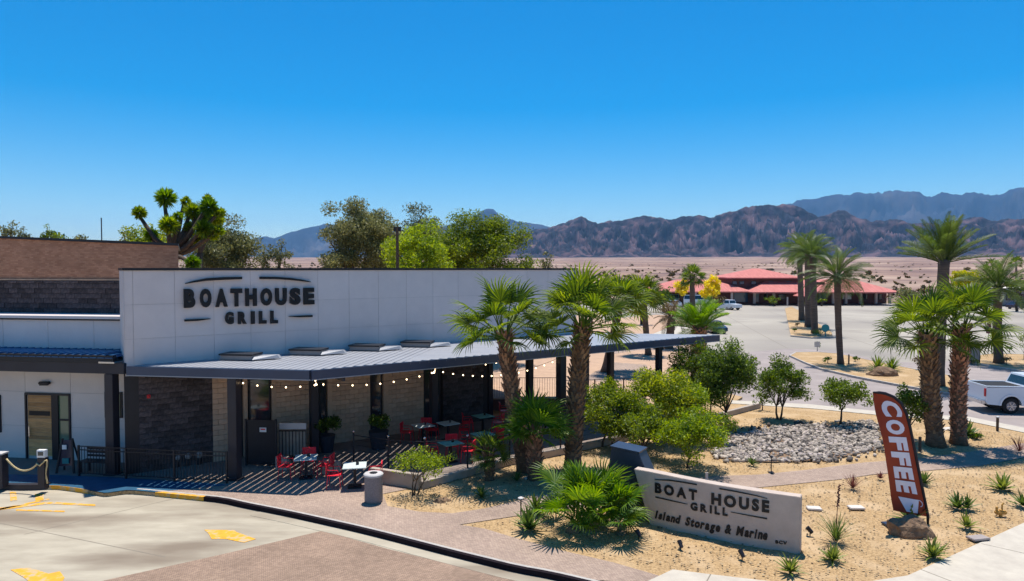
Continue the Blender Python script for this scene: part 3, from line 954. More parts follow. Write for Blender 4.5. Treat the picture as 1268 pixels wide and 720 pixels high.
MB().prism([lw(DS0 + .07, 0.01), lw(smid0, 0.01), lw(smid0, 0.05), lw(DS0 + .07, 0.05)], 0.02, dz - .08).build('side_glass', M_glass2, door)
for z_ in (0.55, 1.55):
    MB().prism([lw(DS0 + .07, -0.03), lw(smid0, -0.03), lw(smid0, 0.008), lw(DS0 + .07, 0.008)], z_, z_ + .07).build('mullion', M_black, door)
MB().prism([lw(DS1 - .2, -0.10), lw(DS1 - .24, -0.10), lw(DS1 - .24, -0.06), lw(DS1 - .2, -0.06)], 0.9, 1.3).build('handle', M_chrome, door)
# windows right of the door and at the left frame edge
for (a, c, z0, z1) in ((s_of(152.5), s_of(131), 1.75, 2.75), (s_of(2), s_of(2) + 1.3, 1.0, 2.5)):
    a = max(a, 0.02)
    f = MB().prism([lw(a, -0.06), lw(c, -0.06), lw(c, -0.002), lw(a, -0.002)], z0, z1).build('window', M_black, bld)
    MB().prism([lw(a + .07, -0.075), lw(c - .07, -0.075), lw(c - .07, -0.062), lw(a + .07, -0.062)], z0 + .07, z1 - .07).build('pane', M_glass2, f)
# small dark lamp over the door
p = lw(s_of(58)); 
lm = thing('wall_lamp', 'small dark oval wall lamp above the plank door', 'lamp', (p[0], p[1] - 0.1, 3.03))
MB().box((0, 0, 0), (0.42, 0.16, 0.12)).build('housing', M_black, lm, world=False, bevel=0.03)
MB().box((0, -0.03, -0.075), (0.3, 0.1, 0.03)).build('lens', M_glass, lm, world=False)

# ------------------------------------------------------------------ left canopy (solid, blue metal)
can1 = thing('entry_canopy', 'dark beam entry canopy with a thin blue metal roof left of the patio', 'canopy', (K.x, K.y, 0))
def le(s, d=0.0):  # along canopy front line to the left
    p = C0 - dL * s + nL * d
    return (p.x, p.y)
sK = 7.45
MB().prism([le(sK + .1, 0.0), le(21, 0.0), le(21, 2.6), le(sK + .1, 2.6)], 4.13, 4.22).build('soffit', M_black, can1)
MB().prism([le(sK + .1, -0.02), le(21, -0.02), le(21, 0.16), le(sK + .1, 0.16)], 4.10, 4.36).build('fascia', M_cap, can1)
for i in range(42):
    s0 = sK + .12 + i * .31
    b = MB(); b.prism([le(s0, -0.05), le(s0 + .27, -0.05), le(s0 + .27, 2.45), le(s0, 2.45)], 4.365, 4.39)
    b.v = [(x, y, z - (.10 if k % 4 > 1 else 0)) for k, (x, y, z) in enumerate(b.v)]
    b.prism([le(s0 + .27, -0.05), le(s0 + .31, -0.05), le(s0 + .31, 2.45), le(s0 + .27, 2.45)], 4.365, 4.425)
    b.build('roof_sheet', M_blueroof, can1)
MB().prism([le(sK - .3, 0.02), le(21, 0.02), le(21, 0.22), le(sK - .3, 0.22)], 3.70, 4.09).build('beam', M_post, can1)

# ------------------------------------------------------------------ patio canopy
can = thing('patio_canopy', 'long flat patio canopy with a navy fascia on dark steel posts', 'canopy', (C0.x, C0.y, 0))
WD = 5.22
LEN = 21.95
ZT = 4.0
# fascia beams
def edge_beam(a, b_, z0, z1, wd, name, m, par=can):
    return MB().beam((a[0], a[1], (z0 + z1) / 2), (b_[0], b_[1], (z0 + z1) / 2), wd, z1 - z0).build(name, m, par)
endc = fl(LEN)
edge_beam(fl(0.0), endc, 3.66, ZT - .01, 0.10, 'fascia', M_fascia)
edge_beam((C0 - dL * .052).to_tuple(), le(7.0), 3.66, ZT - .012, 0.10, 'fascia', M_fascia)
eb = Vector(endc) - dL * 7.35
edge_beam((Vector(endc) - dL * .052).to_tuple(), tuple(eb), 3.66, ZT - .012, 0.10, 'fascia', M_fascia)
for (a_, c_) in ((fl(0.0, -.055), fl(LEN, -.055)), (le(0.0, -.055), le(7.0, -.055))):
    MB().beam((a_[0], a_[1], 3.668), (c_[0], c_[1], 3.668), .012, .035).build('drip_edge', M_roof, can)
# roof: slats above the corner, closed sheets further on; all run across the canopy
pitch = 0.28
def hit_wall(p, dirv, line_o, line_d):
    # intersection parameter along dirv with line
    den = dirv.x * line_d.y - dirv.y * line_d.x
    q = line_o - p
    return (q.x * line_d.y - q.y * line_d.x) / den
wall_o = Vector(wl(0, -0.03))
xdir = nL.copy()            # perpendicular to left facade
stepv = dL * pitch
slat_end = 3.4
i = 0
pos = C0 - dL * 6.9
while True:
    pos = pos + stepv
    # front point: on left edge line while before the corner, then on long edge
    s = (pos - C0).dot(dL)
    if s < 0: fr = pos
    else:
        k = hit_wall(pos, xdir, C0, dA); fr = pos + xdir * k
    tA = (fr - C0).dot(dA)
    if tA > LEN: break
    kb = hit_wall(fr, xdir, wall_o, dA)
    kend = kb
    bk = fr + xdir * kend
    # end edge limit
    if (bk - C0).dot(dA) > LEN + 3.2:
        pass
    ee = hit_wall(fr, xdir, eb, dL)
    if ee > 0: bk = fr + xdir * min(kend, ee)
    if s > 0 and tA > slat_end: wd = pitch - 0.0015
    else: wd = pitch - 0.032
    if (bk - fr).length > 0.2:
        b = MB()
        a2 = fr + xdir * 0.06; b2 = bk
        hx = dL * (wd / 2)
        b.prism([tuple(a2 - hx), tuple(a2 + hx), tuple(b2 + hx), tuple(b2 - hx)], 3.90, ZT + .004)
        if False:
            hx2 = dL * .02
            b.prism([tuple(a2 - hx - hx2), tuple(a2 - hx + hx2), tuple(b2 - hx + hx2), tuple(b2 - hx - hx2)], ZT + .006, ZT + .03)
        b.build('slat' if wd < .25 else 'roof_sheet', M_roof, can)
    i += 1
    if i > 200: break
# purlins below the roof
for d in (1.3, 2.6, 4.0):
    edge_beam(fl(0.4 if d < 3 else -2.0, d), fl(LEN - 1.04 * d - .2, d), 3.67, 3.89, 0.12, 'purlin', M_post)
for k in range(5):
    t = 1.2 + 5.5 * k
    dd_ = min(WD - .1, (LEN - t) / 1.04 - .1)
    if dd_ > .5: edge_beam(fl(t, 0.06), fl(t, dd_), 3.50, 3.66, 0.10, 'rafter', M_post)
# posts
def post(par, x, y, ztop, wd=0.30, rz=ANG, base=True):
    b = MB(); b.box((x, y, ztop / 2 + .0), (wd, wd, ztop), rz)
    o = b.build('post', M_post, par, bevel=0.012)
    if base:
        MB().box((x, y, 0.02), (wd + .12, wd + .12, 0.04), rz).build('base_plate', M_black, o)
    return o
rzL = math.atan2(dL.y, dL.x)
p = le(3.0, 0.22); post(can, p[0], p[1], 3.66, 0.34, rzL)
for t, d in ((1.44, 3.9), (6.93, 3.9), (12.4, 4.0), (17.9, 4.0)):
    q = fl(t, d); post(can, q[0], q[1], 3.67, 0.30)
for t in (11.3, 17.55):
    q = fl(t, 0.2); post(can, q[0], q[1], 3.66, 0.34 if t < 12 else .26)
for t in (15.95, 22.35):
    q = wl(t, 0.2); post(can, q[0], q[1], 3.6, 0.26)
p = le(7.75, 0.15); post(can1, p[0], p[1], 3.69, 0.34, rzL)
MB().box((p[0], p[1], 4.12), (0.62, 0.5, 0.06), rzL).build('post_cap', M_chrome, can1)

# skylight hoods on the canopy roof beside the wall
labels_sk = ['first low roof hood from the left below the black wall letters', 'second low roof hood from the left on the canopy', 'third low roof hood from the left on the canopy', 'fourth low roof hood from the left, nearest the fan palm']
for i, (xa, xb, yt) in enumerate(((262, 330, 433), (345, 411, 428), (418, 479, 423), (484, 536, 419))):
    t = (t_of(xa) + t_of(xb)) / 2
    q = wl(t - .1, -0.75)
    th = thing('roof_hood', labels_sk[i], 'roof hood', (q[0], q[1], ZT + .03), rzL, group='roof hoods on the canopy')
    MB().box((0, 0, 0.085), (1.3, 0.75, 0.17)).build('body', M_greyw, th, world=False, bevel=0.01)
    MB().box((0, -0.02, 0.20), (1.38, 0.82, 0.06)).build('lid', M_cap, th, world=False, bevel=0.01)
    MB().add([(0.68, -.45, 0.02), (1.45, .25, .02), (1.45, .45, .02), (.68, .45, .02), (.68, -.30, .12), (1.35, .25, .15), (1.35, .40, .15), (.68, .40, .12)], [(0, 1, 2, 3), (4, 5, 6, 7), (0, 1, 5, 4), (1, 2, 6, 5), (2, 3, 7, 6), (3, 0, 4, 7)]).build('side_duct', M_roof, th, world=False)

# ------------------------------------------------------------------ lettering
LCACHE = {}
def glyph(ch, offset=0.03, shear=0.0, ext=0.1):
    key = (ch, offset, shear, ext)
    if key in LCACHE: return LCACHE[key]
    c = bpy.data.curves.new('glyph', 'FONT')
    c.body = ch; c.size = 1.0; c.offset = offset; c.extrude = ext; c.shear = shear
    c.resolution_u = 4
    o = bpy.data.objects.new('glyph', c); col.objects.link(o)
    bpy.context.view_layer.update()
    me = bpy.data.meshes.new_from_object(o.evaluated_get(bpy.context.evaluated_depsgraph_get()))
    V = np.array([v.co[:] for v in me.vertices]); F = [tuple(p.vertices) for p in me.polygons]
    bpy.data.objects.remove(o); bpy.data.curves.remove(c); bpy.data.meshes.remove(me)
    LCACHE[key] = (V, F)
    return V, F
def put_glyph(ch, fn, x0, x1, y0, y1, z0, z1, parent, m, offset=0.03, shear=0.0, name='letter', xr=None):
    """fit a glyph into the box [x0,x1]x[y0,y1] of the mapping fn(x,y,z)->world"""
    V, F = glyph(ch, offset, shear)
    V = V.copy()
    lo = V.min(0); hi = V.max(0)
    W = (V - lo) / np.maximum(hi - lo, 1e-6)
    b = MB()
    b.add([fn(x0 + (x1 - x0) * w[0], y0 + (y1 - y0) * w[1], z0 + (z1 - z0) * w[2]) for w in W], F)
    return b.build(name, m, parent)

wsign = thing('wall_sign', 'big black BOATHOUSE GRILL letters with arcs on the white wall', 'sign', (*wl(3, -0.1), 5.5))
wo3 = Vector((*wl(0, 0), 0)); wn3 = Vector((nA.x, nA.y, 0))
def onw(px, py):
    p = on_plane(px, py, wo3, wn3)
    return ((p.xy - K).dot(dA), p.z)
def wallfn(x, y, z):
    q = K + dA * x - nA * z
    return (q.x, q.y, y)
xs_big = [(227, 241), (247, 261), (266, 281), (285, 299), (303, 317), (322, 336), (340, 354), (358, 371), (375, 388)]
ttop = onw(227, 358)[1]; tbot = onw(227, 381.5)[1]
ttop2 = onw(388, 356.5)[1]; tbot2 = onw(388, 377)[1]
for ch, (a, c) in zip('BOATHOUSE', xs_big):
    f = (a - 227) / 161
    put_glyph(ch, wallfn, onw(a, 368)[0], onw(c, 368)[0], tbot + (tbot2 - tbot) * f, ttop + (ttop2 - ttop) * f, 0.03, 0.15, wsign, M_letter, 0.06)
for ch, (a, c) in zip('GRILL', ((278, 288.5), (294, 304.5), (310, 314.5), (320, 329), (334, 343))):
    f = (a - 278) / 65
    put_glyph(ch, wallfn, onw(a, 393)[0], onw(c, 393)[0], onw(a, 401.8 - f * 1.2)[1], onw(a, 386.5 - f * 1.8)[1], 0.03, 0.15, wsign, M_letter, 0.06)
def arc(pts, name='stroke'):
    # pts: (px, ytop, ybot)
    b = MB(); P = []
    for x, y0, y1 in pts:
        for yy in (y0, y1):
            t, z = onw(x, yy)
            for dd in (0.02, 0.12): P.append(wallfn(t, z, dd))
    n = len(pts); F = []
    for i in range(n - 1):
        a = i * 4; e = a + 4
        F += [(a, e, e + 1, a + 1), (a + 2, a + 3, e + 3, e + 2), (a + 1, e + 1, e + 3, a + 3), (a, a + 2, e + 2, e)]
    F += [(0, 1, 3, 2), ((n - 1) * 4, (n - 1) * 4 + 2, (n - 1) * 4 + 3, (n - 1) * 4 + 1)]
    b.add(P, F).build(name, M_letter, wsign)
arc([(229, 351, 351.8), (240, 347.8, 350), (255, 344.8, 348), (275, 343.4, 346.8), (299, 343, 346)])
arc([(321, 342.8, 345.8), (340, 343, 346), (358, 344.2, 347), (372, 346.2, 348.4), (384, 349, 349.6)])
arc([(228, 395.8, 398.2), (245, 395, 397.4), (260, 394.6, 395.2)])
arc([(357, 391.8, 392.4), (370, 391, 393), (386, 390.2, 392.6)])

# ------------------------------------------------------------------ monument sign
BL = G(805, 649, 0); BR = G(990, 687, 0)
su = (BR - BL).normalized(); sn = Vector((-su.y, su.x, 0))     # sn points away from camera?
if sn.y < 0: sn = -sn
ms = thing('monument_sign', 'long sandy stucco monument sign reading BOAT HOUSE GRILL Island Storage and Marine', 'sign', tuple(BL))
TL = on_plane(785, 581, BL, sn); TR = on_plane(991, 616, BL, sn)
def sg(px, py):
    p = on_plane(px, py, BL, sn)
    return ((p - BL).dot(su), p.z)
outl = [(0.0, -0.05), ((BR - BL).length, -0.05), ((TR - BL).dot(su), TR.z), ((TL - BL).dot(su), TL.z)]
thk = 0.30
b = MB()
# curved base panel: front face subdivided, slightly concave in plan as in the photo
def bow(u): 
    L = (BR - BL).length; k = max(0, min(1, u / L))
    return 0.16 * math.sin(math.pi * k)
NS = 24; P = []; F = []
for i in range(NS + 1):
    k = i / NS
    ub_ = outl[0][0] * (1 - k) + outl[1][0] * k; ut = outl[3][0] * (1 - k) + outl[2][0] * k
    zt = outl[3][1] * (1 - k) + outl[2][1] * k
    for (u, z, d) in ((ub_, -0.05, 0), (ut, zt, 0), (ut, zt, thk), (ub_, -0.05, thk)):
        q = BL + su * u + sn * (d - bow(u)); P.append((q.x, q.y, z))
for i in range(NS):
    for q in range(4):
        F.append((i * 4 + q, i * 4 + (q + 1) % 4, i * 4 + 4 + (q + 1) % 4, i * 4 + 4 + q))
F += [(0, 1, 2, 3), tuple(NS * 4 + q for q in (3, 2, 1, 0))]
b.add(P, F); b.build('sign_slab', M_sign, ms, bevel=0.012)
def signfn(x, y, z):
    q = BL + su * x - sn * (z + bow(x)); return (q.x, q.y, y)
def put_word(word, pts, fn, conv, parent, m, offset, z1=0.03, gapf=0.12, shear=0, widths=None):
    """pts: (xl, top_l, bot_l, xr, top_r, bot_r) px box of the word's capitals"""
    xl, tl, bl_, xr, tr, br = pts
    W = []
    for ch in word:
        if ch == ' ': W.append((ch, 0.45, 0, 1)); continue
        V, _ = glyph(ch, offset, shear)
        lo = V.min(0); hi = V.max(0)
        W.append((ch, hi[0] - lo[0], lo[1], hi[1]))
    capH = 0.73 + offset
    gap = gapf
    tot = sum(w_[1] for w_ in W) + gap * (len(W) - 1)
    x = 0
    for ch, wd, ylo, yhi in W:
        f0 = x / tot; f1 = (x + wd) / tot
        x += wd + gap
        if ch == ' ': continue
        pa = xl + (xr - xl) * f0; pb = xl + (xr - xl) * f1
        top = tl + (tr - tl) * f0; bot = bl_ + (br - bl_) * f0
        ya = bot + (top - bot) * (ylo / capH); yb = bot + (top - bot) * (yhi / capH)
        put_glyph(ch, fn, conv(pa, (top + bot) / 2)[0], conv(pb, (top + bot) / 2)[0], conv(pa, ya)[1], conv(pa, yb)[1], 0.002, z1, parent, m, offset, shear)
put_word('BOAT', (811.5, 596.5, 609, 865, 604.5, 617.5), signfn, sg, ms, M_letter, 0.045, gapf=0.22)
put_word('HOUSE', (883, 607.5, 621.5, 953.5, 618, 633), signfn, sg, ms, M_letter, 0.045, gapf=0.2)
put_word('GRILL', (857, 619.5, 629, 903, 626.5, 636.5), signfn, sg, ms, M_letter, 0.045, gapf=0.3)
put_word('Island Storage & Marine', (811.5, 631, 641, 951.5, 654.5, 667), signfn, sg, ms, M_letter, 0.04, gapf=0.03, shear=0.25)
put_word('BCV', (961, 667.5, 671.5, 975, 669.5, 674), signfn, sg, ms, M_letter, 0.02, gapf=0.1)
def sbar(pts):
    b = MB(); P = []
    for x, y0, y1 in pts:
        for yy in (y0, y1):
            t, z = sg(x, yy)
            for dd in (0.002, 0.02): P.append(signfn(t, z, dd))
    n = len(pts); F = []
    for i in range(n - 1):
        a = i * 4; e = a + 4
        F += [(a, e, e + 1, a + 1), (a + 2, a + 3, e + 3, e + 2), (a + 1, e + 1, e + 3, a + 3), (a, a + 2, e + 2, e)]
    F += [(0, 1, 3, 2), ((n - 1) * 4, (n - 1) * 4 + 2, (n - 1) * 4 + 3, (n - 1) * 4 + 1)]
    b.add(P, F).build('stroke', M_letter, ms)
sbar([(811, 593.6, 594.4), (830, 593.2, 594.8), (848, 595.2, 596.8), (865, 597.8, 599.4)])
sbar([(893, 602.4, 604), (915, 606.5, 608), (937, 611.6, 612.8), (951, 616, 616.6)])
sbar([(812, 614.6, 616), (835, 619, 620.2), (853, 622.6, 623.2)])
sbar([(907, 631.8, 632.4), (930, 636.2, 637.4), (951, 640.2, 642)])

# dark pier behind the left end of the sign
pr = thing('sign_pier', 'dark navy sloped pier behind the left end of the monument sign', 'pier', tuple(BL))
PB = BL + sn * 0.42
def pf(px, py): 
    p = on_plane(px, py, PB, sn); return ((p - PB).dot(su), p.z)
a0 = pf(742, 563); a1 = pf(773, 564.5); 
xa, za = a0; xb, zb = a1
prof = [(-1.75, -0.05), (0.42, -0.05), (-0.42 - 0.12, 1.92), (-1.42, 1.98)]
b = MB(); P = []
for d in (0, 0.62):
    for (u, z) in prof:
        q = PB + su * u + sn * d; P.append((q.x, q.y, z))
b.add(P, [(3, 2, 1, 0), (4, 5, 6, 7), (0, 1, 5, 4), (1, 2, 6, 5), (2, 3, 7, 6), (3, 0, 4, 7)])
b.build('pier_block', M_signd, pr, bevel=0.015)
b = MB(); P = []
for d in (-0.03, 0.65):
    for (u, z) in ((-0.50, 1.923), (-1.46, 1.983), (-1.46, 2.03), (-0.50, 1.97)):
        q = PB + su * u + sn * d; P.append((q.x, q.y, z))
b.add(P, [(3, 2, 1, 0), (4, 5, 6, 7), (0, 1, 5, 4), (1, 2, 6, 5), (2, 3, 7, 6), (3, 0, 4, 7)])
b.build('pier_cap', M_signd, pr)

# ------------------------------------------------------------------ feather flag
FY = 19.9
def fp(px, py, dy=0.0):
    q = PY(px, py, FY); return Vector((q.x, q.y + dy, q.z))
fb = fp(1149, 651)
flag = thing('feather_flag', 'tall leaning rust red feather flag with white COFFEE lettering beside a boulder', 'flag', (fb.x, fb.y, 0))
right = [(486, 1086), (487.5, 1096), (492, 1107), (500, 1116), (512, 1122), (530, 1127), (550, 1131), (580, 1137), (610, 1143), (639, 1149)]
left = [(486, 1081), (500, 1084), (540, 1091), (580, 1098), (610, 1103.5), (632, 1107.5)]
def RX(y): return float(np.interp(y, [a for a, _ in right], [c for _, c in right]))
def LX(y): return float(np.interp(y, [a for a, _ in left], [c for _, c in left]))
def flagpt(s, t, off=0.0):
    """s across 0..1, t down 0..1"""
    yl = 486 + (633 - 486) * t; yr = 486 + (640 - 486) * t
    xl = LX(yl); xr = RX(yr)
    x = xl + (xr - xl) * s; y = yl + (yr - yl) * s
    wave = 0.07 * math.sin(t * 9 + s * 3) * (1 - s) + 0.03 * math.sin(s * 5 + t * 14) * (1 - s)
    return fp(x, y, wave - off)
NT, NSS = 40, 10
P = []; F = []
for sd_ in (0, 1):
    for i in range(NT + 1):
        for j in range(NSS + 1):
            P.append(tuple(flagpt(j / NSS, i / NT, 0.0 if sd_ else 0.006)))
n1 = (NT + 1) * (NSS + 1)
for i in range(NT):
    for j in range(NSS):
        a = i * (NSS + 1) + j
        F.append((a, a + 1, a + NSS + 2, a + NSS + 1)); F.append((n1 + a, n1 + a + NSS + 1, n1 + a + NSS + 2, n1 + a + 1))
b = MB().add(P, F); b.build('cloth', M_flag, flag, smooth=True)
# black sleeve and pole
ys = [486, 486.3, 487.5, 489.5, 492, 496, 500, 506, 512, 520, 530, 540, 550, 565, 580, 595, 610, 625, 639, 651]
pole = [fp(1081, 486)] + [fp(RX(y) if y > 486.2 else 1086, y) for y in ys[1:]]
MB().tube(pole, [0.02] + [0.045] * (len(pole) - 2) + [0.03], 8).build('sleeve', M_flagb, flag, smooth=True)
MB().tube([pole[-1], Vector((pole[-1].x, pole[-1].y, -0.02))], 0.02, 8).build('pole', M_chrome, flag)
def flagfn(x, y, z):   # x = down (t), y = from right to left... rotated clockwise
    return tuple(flagpt(y, x, 0.012 + z))
spans = [(0.085, 0.215), (0.245, 0.385), (0.41, 0.515), (0.54, 0.66), (0.69, 0.765), (0.785, 0.865)]
spans = [(0.07, 0.20), (0.225, 0.345), (0.365, 0.475), (0.49, 0.60), (0.615, 0.715), (0.73, 0.83)]
for ch, (a, c) in zip('COFFEE', spans):
    # glyph x runs down the flag, glyph top points to the right edge (pole side)
    V, Fg = glyph(ch, 0.055, 0.0)
    lo = V.min(0); hi = V.max(0); W = (V - lo) / (hi - lo)
    lowS, hiS = 0.20, 0.80
    if ch in 'C': lowS, hiS = 0.22, 0.86
    bb_ = MB().add([flagfn(a + (c - a) * w_[0], lowS + (hiS - lowS) * w_[1], 0.004 * w_[2]) for w_ in W], Fg)
    bb_.build('letter', M_flagw, flag)
# printed cup at the foot
cup = MB()
P = []; F = []
for lay in (0.0, 0.004):
    for i in range(6):
        for j in range(7):
            f = i / 5; t = .872 + .112 * f; half = .29 - .13 * f
            P.append(flagfn(t, .51 + half * (j / 3 - 1), .004 + lay))
for i in range(5):
    for j in range(6):
        a = i * 7 + j; F += [(a, a + 1, a + 8, a + 7), (42 + a, 42 + a + 7, 42 + a + 8, 42 + a + 1)]
cup.add(P, F)
cup.build('printed_cup', M_flagw, flag)
ring = [flagfn(0.90 + 0.025 * math.sin(a), 0.80 + 0.09 * math.cos(a), 0.003) for a in np.linspace(-1.5, 1.5, 9)]
MB().tube(ring, 0.012, 6).build('printed_handle', M_flagw, flag)

# ------------------------------------------------------------------ fences and railings
def fence(name, label, p0, p1, h, spacing=0.12, post_every=1.9, group=None, m=M_black, zb=0.0, prt=0.016, mid=False, cat='railing'):
    p0 = Vector(p0); p1 = Vector(p1); L = (p1 - p0).length; d = (p1 - p0) / L
    f = thing(name, label, cat, (p0.x, p0.y, zb), math.atan2(d.y, d.x), group)
    n = max(1, round(L / post_every))
    pm = MB().box((0, 0, h / 2), (0.06, 0.06, h)).mesh('post'); pm.materials.append(m)
    for i in range(n + 1):
        o = bpy.data.objects.new('post', pm); link(o, f); o.location = (L * i / n, 0, 0)
    for z in ((h - .03, .12, h - .16) if mid else (h - .03, .12)):
        MB().box((L / 2, 0, z), (L, 0.04, 0.03)).build('rail', m, f, world=False)
    k = int(L / spacing)
    if spacing < 5 and k < 295:
        pk = MB().box((0, 0, h / 2 + .04), (prt, prt, h - .2)).mesh('picket'); pk.materials.append(m)
        for i in range(1, k):
            o = bpy.data.objects.new('picket', pk); link(o, f); o.location = (i * spacing, 0, 0)
    return f
g0 = G(98, 590).xy; g1 = G(216, 596.5).xy; g2 = G(281, 599).xy
fence('railing', 'black picket railing between the left post and the middle rail post', g0, g1, 1.13, mid=True, group='entry railings')
fence('railing', 'black picket railing ending at the post beside the striped shade', g1, g2, 1.13, mid=True, group='entry railings')
# gate with small notice
ga = G(304, 577).xy; gb = G(343, 578).xy
gd = (gb - ga).normalized(); gL = (gb - ga).length
gate = thing('gate', 'tall black mesh gate with a small white notice', 'gate', (ga.x, ga.y, 0), math.atan2(gd.y, gd.x))
for x in (0.03, gL - .03): MB().box((x, 0, .9), (.07, .07, 1.8)).build('gate_post', M_black, gate, world=False)
for z in (0.1, 1.74): MB().box((gL / 2, 0, z), (gL - .14, .05, .05)).build('gate_rail', M_black, gate, world=False)
MB().box((gL / 2, .02, .92), (gL - .14, .01, 1.58)).build('mesh_panel', M_black, gate, world=False)
MB().box((gL * .58, -.03, 1.40), (.26, .012, .17)).build('notice', M_white2, gate, world=False)
MB().box((gL * .58, -.038, 1.42), (.18, .004, .05)).build('notice_print', M_red, gate, world=False)
# pale panel and pickets right of the gate
pa = G(346, 571).xy; pb = G(379, 571).xy
pd = (pb - pa).normalized(); pL = (pb - pa).length
fp_ = thing('picket_screen', 'pale topped picket screen between the gate and the patio post', 'railing', (pa.x, pa.y, 0), math.atan2(pd.y, pd.x))
MB().box((pL / 2, .06, 1.35), (pL, .03, .24)).build('top_panel', M_white, fp_, world=False)
MB().box((pL / 2, .06, .68), (pL, .02, .95)).build('back_panel', M_conw, fp_, world=False)
for i in range(9):
    MB().box((pL * i / 8, 0, .65), (.022, .022, 1.1)).build('picket', M_black, fp_, world=False)
for z in (1.18, .14): MB().box((pL / 2, 0, z), (pL, .035, .035)).build('rail', M_black, fp_, world=False)

# low white wall round the patio (three runs) with posts and cables
kw = thing('patio_kerb_wall', 'low pale kerb wall running round the outer edge of the patio', 'low wall', (*G(343, 581).xy, 0))
runs = [(G(343, 581), G(357, 582.5), .5), (G(400, 586.5), G(420, 589), .5), (G(460, 596.5), G(520, 605.5), .5), (G(522, 605.5), G(631, 575.5), .26), (G(631, 575.5), G(694, 563), .26), (G(694, 563), G(835, 533), .26), (G(835, 533), G(940, 505), .26)]
for i, (a, c, h) in enumerate(runs):
    d_ = (c - a).normalized()
    MB().beam((a.x, a.y, h / 2), (c.x - d_.x * .002, c.y - d_.y * .002, h / 2), 0.2, h).build('wall_run', M_conw, kw, bevel=0.01)
rl = thing('cable_railing', 'thin black cable railing standing along the patio kerb wall', 'railing', (*G(438, 560).xy, 0))
rp = [G(438, 572), G(480, 581), G(525, 588), G(578, 589.5), G(631, 574.5), G(694, 562), G(790, 541), G(880, 519)]
rp = [G(438, 575), G(481, 582)] + [G(526, 585), G(579, 581)] + rp[4:]
rh = 1.12
for q in rp:
    MB().box((q.x, q.y, rh / 2 + .05), (.06, .06, rh + .1)).build('post', M_black, rl)
    MB().sphere((q.x, q.y, rh + .14), 0.05, 8, 5).build('post_cap', M_chrome, rl)
for a, c in zip(rp[:-1], rp[1:]):
    MB().beam((a.x, a.y, rh), (c.x, c.y, rh), .035, .03).build('rail', M_black, rl)
    for k in range(4):
        z = .35 + k * .2
        MB().beam((a.x, a.y, z), (c.x, c.y, z), .008, .008).build('cable', M_black, rl)
# far picket fence and low brown wall behind the patio
fence('picket_fence', 'black picket fence at the far side of the patio on a brown low wall', G(606, 500).xy, G(700, 500).xy, 1.45, spacing=.14, zb=.02, cat='fence')
fence('picket_fence', 'low black fence beyond the patio near the yellow green trees', G(700, 497).xy, G(842, 492).xy, 1.2, spacing=.3, zb=.0, cat='fence')
lwf = thing('brown_low_wall', 'brown low wall with a pale ledge below the far picket fence', 'low wall', (*G(606, 506).xy, 0))
a = G(604, 508); c = G(720, 507)
MB().beam((a.x, a.y, .3), (c.x, c.y, .3), .3, .6).build('wall_run', M_maroon, lwf)
MB().beam((a.x, a.y - .01, .63), (c.x, c.y - .01, .63), .4, .06).build('ledge', M_conw, lwf)

# ------------------------------------------------------------------ tables and chairs
def make_table(label, loc, rz, top=M_table, group='patio tables'):
    t = thing('patio_table', label, 'table', loc, rz, group)
    MB().box((0, 0, .735), (.78, .78, .03)).build('tabletop', top, t, world=False, bevel=.008)
    MB().box((0, 0, .37), (.09, .09, .70)).build('pedestal', M_black, t, world=False)
    MB().box((0, 0, .015), (.45, .45, .03)).build('foot', M_black, t, world=False, bevel=.008)
    MB().box((0, 0, .71), (.5, .5, .02)).build('bracket', M_black, t, world=False)
    return t
def make_chair(label, loc, rz):
    t = thing('patio_chair', label, 'chair', loc, rz, 'red patio chairs')
    # seat, front faces +x
    b = MB(); P = []
    for z in (0, .025):
        for i in range(5):
            for j in range(5):
                x = -.22 + .44 * i / 4; y = -.23 + .46 * j / 4
                P.append((x, y, .45 + z - .02 * math.cos((i - 2) * .6) * math.cos((j - 2) * .6)))
    F = []
    for i in range(4):
        for j in range(4):
            a = i * 5 + j; F += [(a, a + 5, a + 6, a + 1), (25 + a, 25 + a + 1, 25 + a + 6, 25 + a + 5)]
    for i in range(4):
        F += [(i * 5, (i + 1) * 5, 25 + (i + 1) * 5, 25 + i * 5), (i * 5 + 4, 25 + i * 5 + 4, 25 + (i + 1) * 5 + 4, (i + 1) * 5 + 4), (i, 25 + i, 26 + i, i + 1), (20 + i, 21 + i, 46 + i, 45 + i)]
    b.add(P, F).build('seat', M_red, t, world=False)
    b = MB()
    for k in range(5):   # curved vertical back slats plus top rail
        y = -.18 + .09 * k
        b.box((-.25 - .02 * math.cos((k - 2) * .5), y, .64), (.014, .086, .38))
    b.box((-.262, 0, .83), (.03, .48, .07))
    b.build('backrest', M_red, t, world=False)
    for sx, sy in ((1, 1), (1, -1), (-1, 1), (-1, -1)):
        MB().tube([(sx * .20, sy * .21, .44), (sx * .235, sy * .24, 0)], .014, 6).build('leg', M_red, t, world=False)
    for sy in (1, -1):
        MB().tube([(-.25, sy * .235, .80), (-.20, sy * .25, .66), (.14, sy * .25, .65), (.21, sy * .23, .45)], .014, 6).build('armrest', M_red, t, world=False)
    return t
tables = [
    (379, 592, 12, M_table, 'pale square table with red chairs nearest the gate'),
    (439.5, 603, 10, M_table, 'pale square table with red chairs just left of the concrete bin'),
    (558, 572, 35, M_teal, 'green topped patio table behind the small leafy bush'),
    (598, 560, 35, M_teal, 'green topped patio table just left of the left near fan palm'),
    (555, 545, 35, M_table, 'pale patio table in front of the dark stone wall'),
    (524, 548, 35, M_table, 'pale patio table beside the second inner canopy post'),
    (598, 535, 35, M_teal, 'green topped table at the end of the dark stone wall'),
    (642, 520, 35, M_table, 'pale patio table seen between the two near fan palms, further back'),
    (675, 535, 35, M_table, 'pale patio table seen just left of the right near palm trunk'),
]
